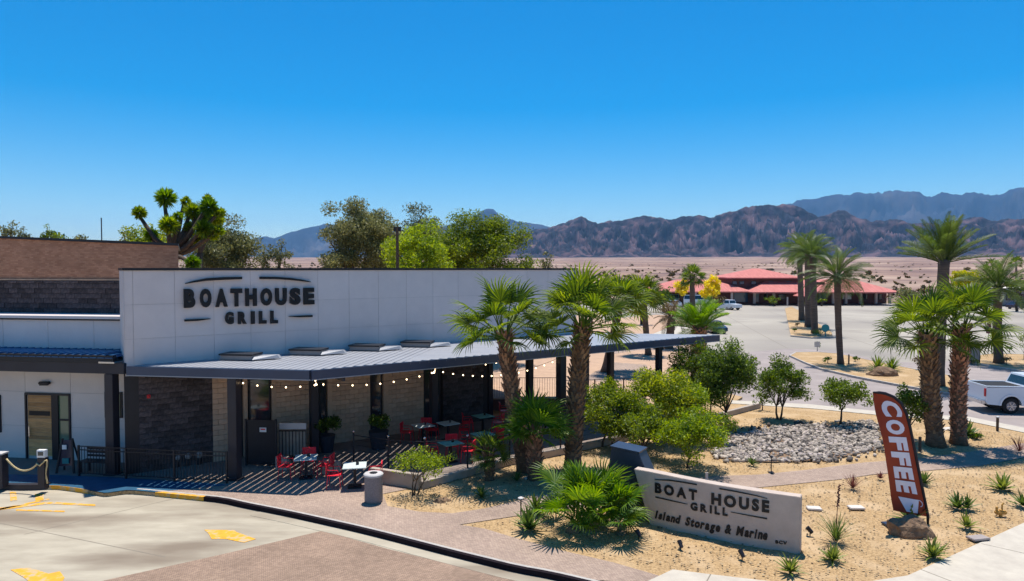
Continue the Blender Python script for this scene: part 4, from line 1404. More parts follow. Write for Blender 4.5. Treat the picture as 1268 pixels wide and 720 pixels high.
chairs_ang = {0: (185, 5, 100), 1: (185, -5), 2: (0, 90, 180), 3: (40, 180), 4: (0, 180), 5: (180, 90), 6: (180, 0), 7: (0, 180), 8: (180, 20)}
chair0 = None
where = ['left side of the pale table nearest the gate', 'right side of the pale table nearest the gate', 'far side of the pale table nearest the gate',
         'left side of the pale table by the bin', 'right side of the pale table by the bin',
         'right side of the green table behind the bush', 'far side of the green table behind the bush', 'left side of the green table behind the bush',
         'right side of the green table left of the palm', 'left side of the green table left of the palm',
         'right side of the pale table before the stone wall', 'left side of the pale table before the stone wall',
         'left side of the pale table by the inner post', 'far side of the pale table by the inner post',
         'left of the green table by the stone wall end', 'right of the green table by the stone wall end',
         'right side of the far table between the palms', 'left side of the far table between the palms',
         'left side of the table left of the right palm trunk', 'right side of the table left of the right palm trunk']
wi = 0; table0 = {}
for i, (px, py, rz, top, lab) in enumerate(tables):
    q = G(px, py, 0.01)
    if top.name not in table0:
        table0[top.name] = make_table(lab, (q.x, q.y, .012), R(rz), top)
    else:
        copy_tree(table0[top.name], (q.x, q.y, .012), R(rz), lab)
    for a in chairs_ang[i]:
        aa = R(a + (0 if i < 2 else 0)); dist = .68
        cx = q.x + math.cos(aa) * dist; cy = q.y + math.sin(aa) * dist
        lab2 = 'red metal armchair on the ' + where[wi]; wi += 1
        jit = R(rnd.uniform(-18, 18))
        if chair0 is None: chair0 = make_chair(lab2, (cx, cy, .012), aa + math.pi + jit)
        else: copy_tree(chair0, (cx, cy, .012), aa + math.pi + jit, lab2)

# menu holders and bottles on the tables
for i, (px, py, rz, top, lab) in enumerate(tables):
    q = G(px, py, 0.01)
    m_ = MB().box((0, 0, .06), (.10, .05, .12)).build('menu_holder', M_black, None, bevel=.004)
    m_.location = (q.x + .08, q.y + .05, .764); m_.rotation_euler = (0, 0, R(20 * i))
    tag(m_, 'small black menu holder on ' + ['the table nearest the gate', 'the table left of the bin', 'the green table behind the bush', 'the green table left of the leaning palm', 'the pale table before the stone wall', 'the table by the second inner post', 'the green table at the stone wall end', 'the far table between the palms', 'the table left of the right palm trunk'][i], 'menu holder', 'menu holders on the patio tables')
# concrete bin
q = G(460.5, 625, 0)
bn = thing('litter_bin', 'round grey concrete litter bin on the paver walk', 'litter bin', (q.x, q.y + .28, 0.006))
MB().tube([(0, 0, 0), (0, 0, .06), (0, 0, .84)], [.27, .29, .29], 24).build('body', M_bin, bn, world=False)
MB().tube([(0, 0, .845), (0, 0, .90), (0, 0, .93)], [.315, .315, .28], 24).build('lid', M_lid, bn, world=False)
MB().tube([(0, 0, .932), (0, 0, .94)], [.13, .13], 16).build('opening', M_cap, bn, world=False)

# rope posts and rope
q1 = G(3, 603.5, 0); q2 = G(54, 605.5, 0)
rp1 = thing('rope_post', 'dark square rope post at the left frame edge', 'bollard', (q1.x - .03, q1.y, 0), group='rope posts at the entry kerb')
MB().box((0, 0, .58), (.3, .3, 1.16)).build('shaft', M_post, rp1, world=False, bevel=.01)
MB().box((0, 0, 1.18), (.34, .34, .05)).build('cap', M_lid, rp1, world=False)
rp2 = thing('rope_post', 'dark square rope post carrying a small white framed meter', 'bollard', (q2.x, q2.y, 0), group='rope posts at the entry kerb')
MB().box((0, 0, .54), (.24, .24, 1.08)).build('shaft', M_post, rp2, world=False, bevel=.01)
MB().box((-.01, -.02, 1.22), (.28, .16, .26)).build('meter', M_white2, rp2, world=False, bevel=.01)
MB().box((-.01, -.105, 1.23), (.18, .01, .13)).build('meter_screen', M_glass, rp2, world=False)
ra = Vector((q1.x + .16, q1.y, .98)); rb = Vector((q2.x - .14, q2.y, .90))
pts = [ra.lerp(rb, k / 12) - Vector((0, 0, .34 * 4 * (k / 12) * (1 - k / 12))) for k in range(13)]
tag(MB().tube(pts, .03, 8).build('rope', M_rope, smooth=True), 'thick tan rope sagging between the two dark entry posts', 'rope')
pts = [Vector((q2.x + .14, q2.y - .05, z)) + Vector((.03 * math.sin(z * 9), 0, 0)) for z in (1.0, .92, .8, .66, .52, .38, .28, .2)]
tag(MB().tube([Vector((q2.x - .13, q2.y - .14, .92)), Vector((q2.x, q2.y - .17, .84)), Vector((q2.x + .13, q2.y - .12, .98))] + pts, .028, 8).build('rope_end', M_rope, smooth=True), 'loose tan rope end hanging down the post with the meter', 'rope')

# A-shaped sign board by the door, bench
p = G(84, 585, 0)
sb = thing('sandwich_board', 'dark folding board beside the entry door with pale and teal print', 'sign board', (p.x, p.y, 0))
for sx in (-1, 1):
    MB().beam((sx * .32, -.15, 0), (sx * .18, 0, 1.25), .06, .05).build('leg', M_black, sb, world=False)
    MB().beam((sx * .32, .3, 0), (sx * .18, .02, 1.25), .05, .04).build('rear_leg', M_black, sb, world=False)
MB().add([(-.26, -.09, .25), (.26, -.09, .25), (.17, .0, 1.2), (-.17, .0, 1.2), (-.26, -.06, .25), (.26, -.06, .25), (.17, .03, 1.2), (-.17, .03, 1.2)], [(0, 1, 2, 3), (4, 5, 6, 7), (0, 1, 5, 4), (1, 2, 6, 5), (2, 3, 7, 6), (3, 0, 4, 7)]).build('board', M_card, sb, world=False)
MB().box((-.06, -.075, .95), (.16, .02, .16)).build('pale_print', M_white2, sb, world=False)
MB().box((.0, -.115, .45), (.24, .02, .2)).build('teal_print', M_tealsign, sb, world=False)
p = G(122, 586, 0)
bnch = thing('bench', 'dark metal bench against the white wall behind the railing', 'bench', (p.x, p.y, 0), rzL)
for k in range(4): MB().box((0, -.18 + k * .12, .45), (1.3, .09, .03)).build('seat_slat', M_black, bnch, world=False)
for k in range(3): MB().box((0, .24, .58 + k * .13), (1.3, .03, .08)).build('back_slat', M_black, bnch, world=False)
for sx in (-.55, .55):
    for sy in (-.2, .22): MB().box((sx, sy, .22), (.05, .05, .44)).build('leg', M_black, bnch, world=False)
# round stone balls behind the entry railing
for i, x in enumerate((178, 193, 207, 220, 233, 247)):
    p = G(x, 583 - i * 1.6, 0)
    o = MB().sphere((0, 0, 0), .13, 12, 8).build('stone_ball', M_greyw, None, smooth=True)
    o.location = (p.x, p.y, .36)
    st = MB().tube([(0, 0, -.36), (0, 0, -.11)], [.10, .08], 10).build('pedestal', M_black, o, world=False)
    tag(o, '%s grey ball from the left on a short pedestal behind the entry railing' % ['first', 'second', 'third', 'fourth', 'fifth', 'sixth'][i], 'ornament', 'grey balls behind the entry railing')

# ------------------------------------------------------------------ string lights
def string(label, p, q, sag, n, z0, z1, lamps=True):
    a = Vector((*p, z0)); c = Vector((*q, z1))
    s = thing('string_light', label, 'string light', tuple(a), group='string lights under the canopy')
    pts = [a.lerp(c, k / 20) - Vector((0, 0, sag * 4 * (k / 20) * (1 - k / 20))) for k in range(21)]
    MB().tube(pts, .008, 5).build('cord', M_black, s)
    for k in range(n):
        f = (k + .5) / n
        b0 = a.lerp(c, f) - Vector((0, 0, sag * 4 * f * (1 - f)))
        MB().sphere((b0.x, b0.y, b0.z - .07), .028, 8, 5).build('bulb', M_bulb, s)
string('string of warm bulbs just behind the left fascia by the corner', le(3.0, .35), fl(.5, .35), .16, 6, 3.55, 3.5)
string('string of warm bulbs from the canopy corner along the patio edge', fl(.3, .4), fl(5.2, .4), .25, 9, 3.52, 3.55)
string('string of warm bulbs along the patio edge towards the left palm', fl(5.2, .4), fl(11.2, .4), .42, 13, 3.55, 3.5)
string('string of warm bulbs along the inner posts', fl(1.44, 3.8), fl(6.9, 3.8), .32, 9, 3.5, 3.5)
string('string of warm bulbs from the inner post past the stone wall', fl(6.93, 3.8), fl(12.4, 3.8), .4, 9, 3.45, 3.45)
string('string of warm bulbs crossing the patio above the red chairs', fl(5.0, .4), fl(6.93, 3.7), .15, 7, 3.5, 3.4)
string('string of warm bulbs crossing near the left entry post', fl(.3, .3), fl(1.44, 3.8), .15, 5, 3.5, 3.5)

# ------------------------------------------------------------------ vegetation builders
def fan_frond(Lp, Lb, n=24, seed=0, droop=0.35, web=0.4):
    """fan palm leaf along +X; petiole then a folded pleated fan"""
    r = random.Random(seed)
    b = MB()
    pts = [(Lp * k / 4, 0, 0.10 * Lp * math.sin(k / 4 * 1.6)) for k in range(5)]
    b.tube(pts, [.035, .028, .022, .018, .014], 5)
    bx, bz = pts[-1][0], pts[-1][2]
    span = R(125)
    for i in range(n):
        a = -span + 2 * span * (i + .5) / n + r.uniform(-.03, .03)
        L = Lb * (0.72 + .28 * math.cos(a * .75)) * r.uniform(.88, 1.05)
        ca, sa = math.cos(a), math.sin(a)
        hw = L * math.tan(span / n) * web * 1.08
        rows = []
        fold = abs(a) / span
        tw = r.uniform(-.4, .4)
        dr = droop * r.uniform(.5, 1.5)
        for k, (f, wf) in enumerate(((0, .06), (web, 1.0), (.68, .75), (.88, .4), (1.0, .02))):
            rr_ = L * f
            z = bz + .22 * L * math.sin(min(1, f * 1.3) * 1.4) * (.25 + .6 * fold) - dr * L * max(0, f - .55) ** 1.6 * 2.2
            px_ = bx + ca * rr_ * (1 - .12 * fold * f); py_ = sa * rr_
            rows.append((px_, py_, z, hw * wf))
        P = []; F = []
        for (x, y, z, h) in rows:
            P += [(x - (-sa) * h * -1, y - ca * h, z + h * .25 + tw * h * .3), (x, y, z - h * .25), (x + (-sa) * h, y + ca * h, z + h * .25 - tw * h * .3)]
        for k in range(len(rows) - 1):
            o = k * 3
            F += [(o, o + 1, o + 4, o + 3), (o + 1, o + 2, o + 5, o + 4)]
        # fix left point
        for k, (x, y, z, h) in enumerate(rows):
            P[k * 3] = (x + sa * h, y - ca * h, P[k * 3][2])
        b.add(P, F)
    return b
def feather_frond(L, n=30, seed=0, curve=0.6, lw=0.5):
    """date palm leaf along +X, arching down"""
    r = random.Random(seed)
    b = MB()
    def rach(f): 
        a = f * curve * 1.4
        return Vector((L * f * (1 - .18 * f * curve), 0, L * (.18 * f - curve * .55 * f * f)))
    b.tube([rach(k / 8) for k in range(9)], [.035 - .003 * k for k in range(9)], 4)
    for i in range(n):
        f = .14 + .85 * i / n
        c = rach(f); t = (rach(f + .01) - rach(f - .01)).normalized()
        for s in (-1, 1):
            ln = lw * (math.sin(math.pi * min(1, (f * .85 + .12))) ** .6) * r.uniform(.85, 1.1)
            up = t.cross(Vector((0, 1, 0))).normalized()
            if up.z < 0: up = -up
            d = (t * .75 + Vector((0, s, 0)) * .85 + up * (.35 + r.uniform(-.12, .12))).normalized()
            wv = t * (.024)
            m_ = c + d * ln * .55; e = c + d * ln - Vector((0, 0, ln * .16))
            P = [c - wv * .6, c + wv * .6, m_ + wv, m_ - wv, e]
            b.add([tuple(p) for p in P], [(0, 1, 2, 3), (3, 2, 4)])
    return b
FR = {}
def frond_set(kind, m, **kw):
    key = (kind, m.name, tuple(sorted(kw.items())))
    if key not in FR:
        L = []
        for s in range(4):
            b = fan_frond(seed=s, **kw) if kind == 'fan' else feather_frond(seed=s, **kw)
            me = b.mesh('frond'); me.materials.append(m); L.append(me)
        FR[key] = L
    return FR[key]

def palm(name, label, base, top, r0, r1, fr, n, elo, ehi, group, scale=1.0, boots=True, seed=0, skirt=0, cat='palm tree', bark=M_trunk, name_leaf='frond', crown_r=0.2, spread=0.0):
    """base/top: Vectors; fr: frond meshes; n fronds between elevations elo..ehi (deg)"""
    r = random.Random(seed)
    base = Vector(base); top = Vector(top)
    th = thing(name, label, cat, tuple(base), 0, group)
    h = (top - base)
    H = h.length
    bend = Vector((r.uniform(-1, 1), r.uniform(-1, 1), 0)) * H * .015
    def ax(f): return base + h * f + bend * math.sin(math.pi * f)
    N = 14
    pts = [ax(k / N) for k in range(N + 1)]
    rad = [r0 * 1.25 if k == 0 else r0 + (r1 - r0) * k / N + .03 * r0 * math.sin(k * 2.3) for k in range(N + 1)]
    MB().tube([Vector(p) - (Vector((0, 0, .08)) if i == 0 else Vector()) for i, p in enumerate(pts)], rad, 14).build('trunk', bark, th, smooth=True)
    if boots:
        P = MB(); nb = int(H * 80)
        for i in range(nb):
            f = (i + .5) / nb * 1.0
            if f < .12 and r.random() < .5: continue
            a = i * 2.399963
            c = ax(f); rr_ = (r0 + (r1 - r0) * f) * .96
            d = Vector((math.cos(a), math.sin(a), 0)); t = Vector((-math.sin(a), math.cos(a), 0))
            w_ = rr_ * .24 * r.uniform(.6, 1.3); ln = r.uniform(.10, .30) * (.5 + .7 * f); out = r.uniform(.05, .17) * (.5 + .7 * f)
            c = c + d * rr_
            tip = c + d * out + Vector((0, 0, ln)) + t * r.uniform(-.03, .03)
            q = [c - t * w_, c + t * w_, tip + t * w_ * .45, tip - t * w_ * .45]
            q2 = [p - d * .03 for p in q[:2]] + [tip - d * .04 + t * w_ * .4, tip - d * .04 - t * w_ * .4]
            P.add([tuple(x) for x in q + q2], [(0, 1, 2, 3), (7, 6, 5, 4), (1, 5, 6, 2), (0, 3, 7, 4), (2, 6, 7, 3)])
        stuff(P.build('leaf_bases', M_boot, th))
    inv = WM[th.name].inverted()
    for i in range(n):
        f = (i + .5) / n
        a = i * 2.399963 + r.uniform(-.25, .25)
        el = R(ehi + (elo - ehi) * f ** .9 + r.uniform(-9, 9))
        me = fr[r.randrange(len(fr))]
        o = bpy.data.objects.new(name_leaf, me); link(o, th)
        s = scale * r.uniform(.85, 1.12)
        c = top - Vector((0, 0, .25 * f * crown_r * 4)) + Vector((math.cos(a), math.sin(a), 0)) * r1 * .5
        if spread: c = c + Vector((r.uniform(-1.3, 1.3), r.uniform(-1, 1), -.1)) * spread; s *= r.uniform(.75, 1.1)
        mtx = Matrix.Translation(c) @ Matrix.Rotation(a, 4, 'Z') @ Matrix.Rotation(-el, 4, 'Y') @ Matrix.Rotation(r.uniform(-.7, .7), 4, 'X') @ Matrix.Scale(s, 4)
        o.matrix_basis = inv @ mtx
    for i in range(skirt):
        a = i * 2.4; me = fr[r.randrange(len(fr))]
        o = bpy.data.objects.new(name_leaf, me); link(o, th)
        c = top - Vector((0, 0, .5)) + Vector((math.cos(a), math.sin(a), 0)) * r1
        mtx = Matrix.Translation(c) @ Matrix.Rotation(a, 4, 'Z') @ Matrix.Rotation(R(r.uniform(50, 75)), 4, 'Y') @ Matrix.Scale(scale * .8, 4)
        o.matrix_basis = inv @ mtx
    return th

def leaf_cloud(r, centers, radii, per, lsize, aspect=0.45, squash=0.75, shell=0.5, updir=0.3):
    per = per * 1.7; lsize = lsize * .74
    """numpy quads: rhombic leaves spread through clumps"""
    C = []; 
    for c, rad in zip(centers, radii):
        n = int(per * (rad ** 2))
        n = max(n, 20)
        u = r.normal(size=(n, 3)); u /= np.linalg.norm(u, axis=1)[:, None]
        k = (r.rand(n) ** shell)[:, None]
        p = u * k * rad * np.array([1, 1, squash]) + np.array(c)
        C.append(p)
    C = np.concatenate(C)
    n = len(C)
    d = r.normal(size=(n, 3)); d[:, 2] += updir; d /= np.linalg.norm(d, axis=1)[:, None]
    e = r.normal(size=(n, 3)); e -= (e * d).sum(1)[:, None] * d; e /= np.linalg.norm(e, axis=1)[:, None]
    s = lsize * (0.6 + 0.8 * r.rand(n))[:, None]
    V = np.stack([C - d * s, C + e * s * aspect, C + d * s, C - e * s * aspect], 1).reshape(-1, 3)
    F = np.arange(4 * n).reshape(-1, 4)
    return V, F

def tree(name, label, base, crown_c, crown_r, lm, per=260, lsize=.07, clumps=26, trunk_r=.08, seed=0, group=None, stems=1, cat='tree', clump_f=.36, aspect=.45, limbs=9, bark=None, squash=.8):
    r = np.random.RandomState(seed); rr_ = random.Random(seed)
    base = Vector(base); cc = Vector(crown_c); cr = Vector(crown_r)
    th = thing(name, label, cat, tuple(base), 0, group)
    cen = []; rad = []
    mr = (cr.x + cr.y + cr.z) / 3
    for i in range(clumps):
        u = r.normal(size=3); u /= np.linalg.norm(u)
        if u[2] < -.55: u[2] *= -.6
        k = .35 + .55 * r.rand()
        cen.append((cc.x + u[0] * k * cr.x, cc.y + u[1] * k * cr.y, cc.z + u[2] * k * cr.z))
        rad.append(mr * clump_f * (.55 + .75 * r.rand()))
    V, F = leaf_cloud(r, cen, rad, per, lsize, aspect, squash)
    # drop leaves below ground
    inv = WM[th.name].inverted()
    V = V - np.array(base)
    npmesh('foliage', V, F, lm, th)
    fork = base.lerp(cc, .45); fork.z = max(base.z + .2, cc.z - cr.z * .75)
    b = MB()
    for s in range(stems):
        off = Vector((rr_.uniform(-1, 1), rr_.uniform(-1, 1), 0)) * trunk_r * (3 if stems > 1 else 0)
        f2 = fork + off * 3
        b.tube([base + off - Vector((0, 0, .08)), base.lerp(f2, .5) + off * .7 + Vector((rr_.uniform(-1, 1) * trunk_r, 0, 0)), f2], [trunk_r * 1.25, trunk_r, trunk_r * .75], 8)
        order = sorted(range(clumps), key=lambda i: rr_.random())[:limbs]
        for i in order:
            c = Vector(cen[i])
            m_ = f2.lerp(c, .5) + Vector((rr_.uniform(-.1, .1), rr_.uniform(-.1, .1), .08)) * mr
            b.tube([f2, m_, c], [trunk_r * .55, trunk_r * .3, trunk_r * .1], 5, cap=False)
    b.build('trunk', bark or M_bark, th, smooth=True)
    return th
def tree_px(name, label, box, Y, lm, base_px=None, depthf=.9, base_z=0, **kw):
    x0, y0, x1, y1 = box
    a = PY(x0, y1, Y); c = PY(x1, y0, Y)
    cx = (a.x + c.x) / 2; cz = (a.z + c.z) / 2; rx = (c.x - a.x) / 2; rz = (c.z - a.z) / 2
    kf = 1.16 if 'clump_f' in kw and kw['clump_f'] < .3 else .94
    if 'clump_f' not in kw: kw['clump_f'] = .31; kw['clumps'] = int(kw['clumps'] * 1.25); kw['lsize'] *= .95; kf = 1.0
    bx = PY(base_px, 400, Y).x if base_px else cx
    return tree(name, label, (bx, Y, base_z), (cx, Y, cz), (rx * kf, rx * depthf * kf, rz * kf), lm, **kw)

def rosette(name, label, base, n, L, wdt, m, group=None, elo=15, ehi=85, seed=0, curl=.25, cat='plant'):
    r = random.Random(seed)
    th = thing(name, label, cat, tuple(base), 0, group)
    protos = []
    for s in range(3):
        b = MB()
        rows = []
        for f, wf in ((0, .5), (.3, 1.0), (.65, .75), (1, .03)):
            rows.append((L * f, wdt * wf, L * curl * (s - .6) * f * f * -.6))
        P = []; F = []
        for x, h, z in rows: P += [(x, -h, z + h * .35), (x, 0, z), (x, h, z + h * .35)]
        for k in range(3):
            o = k * 3; F += [(o, o + 1, o + 4, o + 3), (o + 1, o + 2, o + 5, o + 4)]
        b.add(P, F); me = b.mesh('leaf_blade'); me.materials.append(m); protos.append(me)
    for i in range(n):
        f = (i + .5) / n; a = i * 2.4 + r.uniform(-.3, .3)
        el = R(ehi + (elo - ehi) * f + r.uniform(-8, 8))
        o = bpy.data.objects.new('leaf_blade', protos[r.randrange(3)]); link(o, th)
        o.matrix_basis = Matrix.Translation((0, 0, .03)) @ Matrix.Rotation(a, 4, 'Z') @ Matrix.Rotation(-el, 4, 'Y') @ Matrix.Scale(r.uniform(.7, 1.15), 4)
    return th

# ------------------------------------------------------------------ near fan palms
fanA = frond_set('fan', L_fan, Lp=1.15, Lb=1.0, n=26, droop=.4)
GP = 'shaggy fan palms of the planting beds'
b1 = G(650, 583, .05); t1 = PY(624, 414, b1.y)
palm('fan_palm', 'shaggy fan palm in front of the patio left of the sign, leaning slightly left', b1, t1, .27, .25, fanA, 24, -14, 80, GP, scale=1.04, seed=3)
b1 = G(709, 583, .05); t1 = PY(722, 404, b1.y)
palm('fan_palm', 'shaggy fan palm with the fuller crown overlapping the right end of the white wall', b1, t1, .31, .27, fanA, 30, -22, 84, GP, scale=1.06, seed=8)
b1 = G(1159, 551, .05); t1 = PY(1149, 415, b1.y)
palm('fan_palm', 'left one of the two shaggy fan palms standing right of the coffee flag', b1, t1, .34, .30, fanA, 24, -22, 80, GP, scale=1.02, seed=14)
b1 = G(1187, 549, .05); t1 = PY(1191, 407, b1.y)
palm('fan_palm', 'right one of the two shaggy fan palms standing right of the coffee flag', b1, t1, .30, .28, fanA, 24, -20, 80, GP, scale=1.02, seed=21)
# pup at the foot of the first palm, and small palm to its left
fanB = frond_set('fan', L_fanb, Lp=.55, Lb=.75, n=22, droop=.25)
b1 = G(662, 592, .05)
palm('young_fan_palm', 'bright young fan palm growing against the leaning palm trunk', b1, b1 + Vector((0, -.2, 1.75)), .24, .24, fanB, 26, -15, 84, None, scale=1.12, seed=5, boots=True)
fanC = frond_set('fan', L_dark, Lp=.45, Lb=.6, n=20, droop=.25)
b1 = G(606, 593, .05)
palm('young_fan_palm', 'small dark young fan palm at the patio kerb left of the leaning palm', b1, b1 + Vector((0, 0, .95)), .16, .16, fanC, 16, -25, 80, None, scale=.85, seed=6, boots=True)
# the big bush palm beside the sign
b1 = G(736, 655, .03)
palm('fan_palm_bush', 'low bright green fan palm bush at the left end of the monument sign', b1, b1 + Vector((0, 0, .45)), .2, .2, frond_set('fan', L_fanb, Lp=.95, Lb=.85, n=22, droop=.3), 60, 5, 86, None, scale=.92, seed=9, boots=False, cat='palm bush', spread=.42)

# ------------------------------------------------------------------ slim and date palms further away
GD = 'palms along the drive and parking lot'
dateA = frond_set('feather', L_date, L=3.0, n=34, curve=.75, lw=.6)
dateB = frond_set('feather', L_date, L=2.3, n=26, curve=.55, lw=.6)
def far_palm(label, bx, by, tx, ty, fr, n, elo, ehi, sc_, r0, r1, seed, skirt=0, boots=False):
    b0 = G(bx, by, 0); t0 = PY(tx, ty, b0.y)
    return palm('palm_tree', label, b0, t0, r0, r1, fr, n, elo, ehi, GD, scale=sc_, boots=boots, seed=seed, skirt=skirt, bark=M_palmbark2)
far_palm('tallest palm, rising behind the two shaggy palms at right', 1164, 478, 1169, 322, frond_set('feather', L_date, L=3.0, n=34, curve=.35, lw=.62), 44, 8, 86, 1.0, .26, .34, 31, boots=False)
far_palm('single slim palm on the near end of the median island', 1041, 451, 1037, 341, dateA, 40, -35, 80, .98, .24, .26, 32)
far_palm('front palm of the row of three on the narrow lot island', 1009, 413, 1006, 318, frond_set('feather', L_date, L=3.0, n=30, curve=.75, lw=.75), 40, -30, 80, 1.0, .38, .36, 33)
far_palm('middle palm of the row of three on the narrow lot island', 1001, 405, 1000, 310, dateA, 40, -30, 80, 1.1, .42, .36, 34)
far_palm('rear palm of the row of three on the narrow lot island', 993, 397, 990, 312, dateA, 38, -30, 80, 1.15, .42, .36, 35)
far_palm('palm on the side island behind the white pickup at right', 1237, 450, 1236, 356, dateA, 40, -30, 82, 1.05, .34, .3, 36)
far_palm('stubby date palm behind the end of the canopy', 864, 478, 866, 405, frond_set('feather', L_fanb, L=2.1, n=32, curve=.55, lw=.6), 34, 0, 80, 1.0, .48, .42, 37, boots=True)
fanF = frond_set('fan', L_fan, Lp=.9, Lb=1.0, n=18, droop=.4)
far_palm('palm partly hidden behind the fuller near palm crown', 749, 461, 768, 376, fanF, 30, -30, 84, 1.35, .3, .26, 38)
far_palm('palm just right of the hidden palm above the canopy', 803, 440, 797, 366, fanF, 30, -40, 84, 1.15, .27, .24, 39)
far_palm('round headed dark palm before the far red roofed building', 858, 388, 857, 343, frond_set('fan', L_dark, Lp=.9, Lb=1.0, n=14, droop=.4), 34, -50, 84, 1.35, .5, .4, 40)
far_palm('brownish date palm left of the stubby date palm', 828, 432, 832, 392, frond_set('feather', L_brownb, L=2.0, n=22, curve=.7, lw=.55), 34, -35, 80, 1.0, .4, .35, 41)
far_palm('thin far palm at the right frame edge above the lot', 1258, 375, 1258, 326, frond_set('fan', L_dark, Lp=.9, Lb=1.0, n=14, droop=.4), 24, -40, 84, 1.0, .25, .2, 42)
far_palm('second thin far palm standing left of the frame edge palm', 1236, 373, 1229, 328, frond_set('fan', L_dark, Lp=.9, Lb=1.0, n=14, droop=.4), 24, -40, 84, 1.0, .25, .2, 43)

# ------------------------------------------------------------------ shrubs and small trees of the bed
tree_px('desert_tree', 'round leafy two stemmed tree above the grey stone bed', (934, 441, 1004, 512), G(967, 520).y, L_mid, per=620, lsize=.085, clumps=40, trunk_r=.05, seed=51, stems=2, base_px=967, limbs=8)
tree_px('desert_tree', 'small leafy tree with a thin trunk between stone bed and flag', (1010, 463, 1079, 516), G(1043, 528).y, L_mid, per=600, lsize=.085, clumps=34, trunk_r=.05, seed=52, base_px=1042, limbs=8)
tree_px('desert_tree', 'dense dark leafy tree left of the round two stemmed tree', (856, 420, 944, 524), G(898, 530).y, L_dark, per=560, lsize=.09, clumps=50, trunk_r=.06, seed=53, base_px=900)
tree_px('desert_tree', 'tall loose leafy tree beside the end of the canopy', (820, 412, 892, 510), G(850, 515).y, L_mid, per=480, lsize=.09, clumps=38, trunk_r=.06, seed=54)
tree_px('desert_tree', 'yellow green leafy tree right of the second near palm trunk', (706, 462, 806, 550), G(760, 553).y, L_yel, per=640, lsize=.08, clumps=46, trunk_r=.05, seed=55, base_px=746)
tree_px('desert_tree', 'yellow green leafy tree in the middle of the thicket by the patio kerb', (772, 446, 870, 552), G(820, 549).y, L_yel, per=600, lsize=.085, clumps=46, trunk_r=.05, seed=56, base_px=800)
tree_px('desert_tree', 'bright green feathery tree nearest the back of the monument sign', (806, 500, 906, 578), G(854, 580).y, L_lime, per=700, lsize=.075, clumps=46, trunk_r=.04, seed=57, base_px=853)
tree_px('desert_tree', 'low green tree behind the dark sign pier', (744, 500, 840, 562), G(800, 566).y, L_mid, per=600, lsize=.08, clumps=36, trunk_r=.04, seed=58, base_px=800)
tree_px('desert_tree', 'leafy dark tree left of the two shaggy palms by the flag', (1100, 474, 1158, 538), G(1130, 548).y, L_dark, per=500, lsize=.09, clumps=32, trunk_r=.05, seed=59, base_px=1125)
tree_px('leafy_bush', 'loose bright leafy bush on the sand right of the concrete bin', (482, 550, 568, 602), G(515, 613).y, L_lime, per=460, lsize=.06, clumps=26, trunk_r=.025, seed=60, base_px=513, stems=3, cat='bush', limbs=6)
tree_px('leafy_bush', 'small dark bush at the road edge right of the dense tree', (930, 478, 958, 506), G(940, 508).y, L_dark, per=200, lsize=.08, clumps=10, trunk_r=.03, seed=61, cat='bush')

tree_px('desert_tree', 'fresh green tree filling the thicket left of the dense dark tree', (828, 462, 886, 540), G(858, 549).y, L_lime, per=560, lsize=.08, clumps=36, trunk_r=.05, seed=62, base_px=860)
tree_px('leafy_bush', 'green bush low in the thicket against the patio kerb wall', (726, 512, 790, 556), G(748, 560).y, L_mid, per=520, lsize=.075, clumps=24, trunk_r=.03, seed=63, cat='bush', limbs=5)
tree_px('leafy_bush', 'green bush on the sand right of the thicket, by the stone bed', (872, 500, 916, 548), G(890, 552).y, L_mid, per=520, lsize=.075, clumps=22, trunk_r=.03, seed=64, cat='bush', limbs=5)
# trees behind the building
LT = 'trees behind the restaurant roof'
def bt(label, box, Y, lm, **kw):
    kw['clumps'] = int(kw.get('clumps', 40) * 1.3); kw['per'] = kw.get('per', 38) * 4.6; kw.setdefault('lsize', .17); kw['lsize'] *= .8; kw.setdefault('trunk_r', .25)
    kw.setdefault('clump_f', .26)
    return tree_px('background_tree', label, box, Y, lm, group=LT, **kw)
bt('tall grey green eucalyptus behind the middle of the white wall', (396, 240, 494, 390), 58, L_olive, clumps=120, per=56, clump_f=.2, lsize=.16, seed=70)
bt('lime green round tree right of the dark roof pole', (478, 276, 560, 372), 50, L_lime, clumps=60, per=60, seed=71, lsize=.14)
bt('wide olive green tree behind the wall left of the butte', (545, 266, 652, 376), 55, L_yel, clumps=90, per=58, seed=72, lsize=.15)
bt('thin brownish green tree top between the eucalyptus and the wide tree', (492, 252, 548, 350), 66, L_olive, clumps=34, per=30, seed=73)
bt('grey olive tree right of the pompon tree', (232, 272, 316, 372), 52, L_olive, clumps=70, per=50, seed=74, lsize=.15)
bt('small bushy tree showing over the wall left of the eucalyptus', (318, 297, 361, 360), 56, L_olive, clumps=30, per=50, seed=75, lsize=.14)
bt('low yellow green tree under the pompon tree heads', (150, 278, 222, 340), 56, L_yel, clumps=36, per=40, seed=76)
bt('green tree filling the gap between the lime tree and the wide olive tree', (520, 280, 590, 372), 60, L_yel, clumps=44, per=44, seed=78, lsize=.15)
bt('brownish green tree behind the right side of the eucalyptus', (455, 270, 505, 372), 64, L_olive, clumps=40, per=44, seed=79, lsize=.15)
bt('leafy crown mixed into the right side of the pompon tree', (222, 254, 272, 318), 43, L_mid, clumps=26, per=40, seed=77, lsize=.12)
for i, (x0, y0, x1, y1) in enumerate(((-2, 270, 24, 320), (22, 276, 44, 320), (42, 276, 82, 320), (86, 284, 116, 325), (146, 282, 170, 325))):
    bt(['small tree top at the far left over the brick block', 'second small tree top from the left over the brick block', 'round tree top over the brick block left of the antenna', 'sparse tree top just left of the antenna', 'sparse tree top just right of the antenna'][i], (x0, y0, x1, y1), 60, L_olive if i != 2 else L_mid, clumps=16, per=34, seed=80 + i, trunk_r=.15, clump_f=.34)
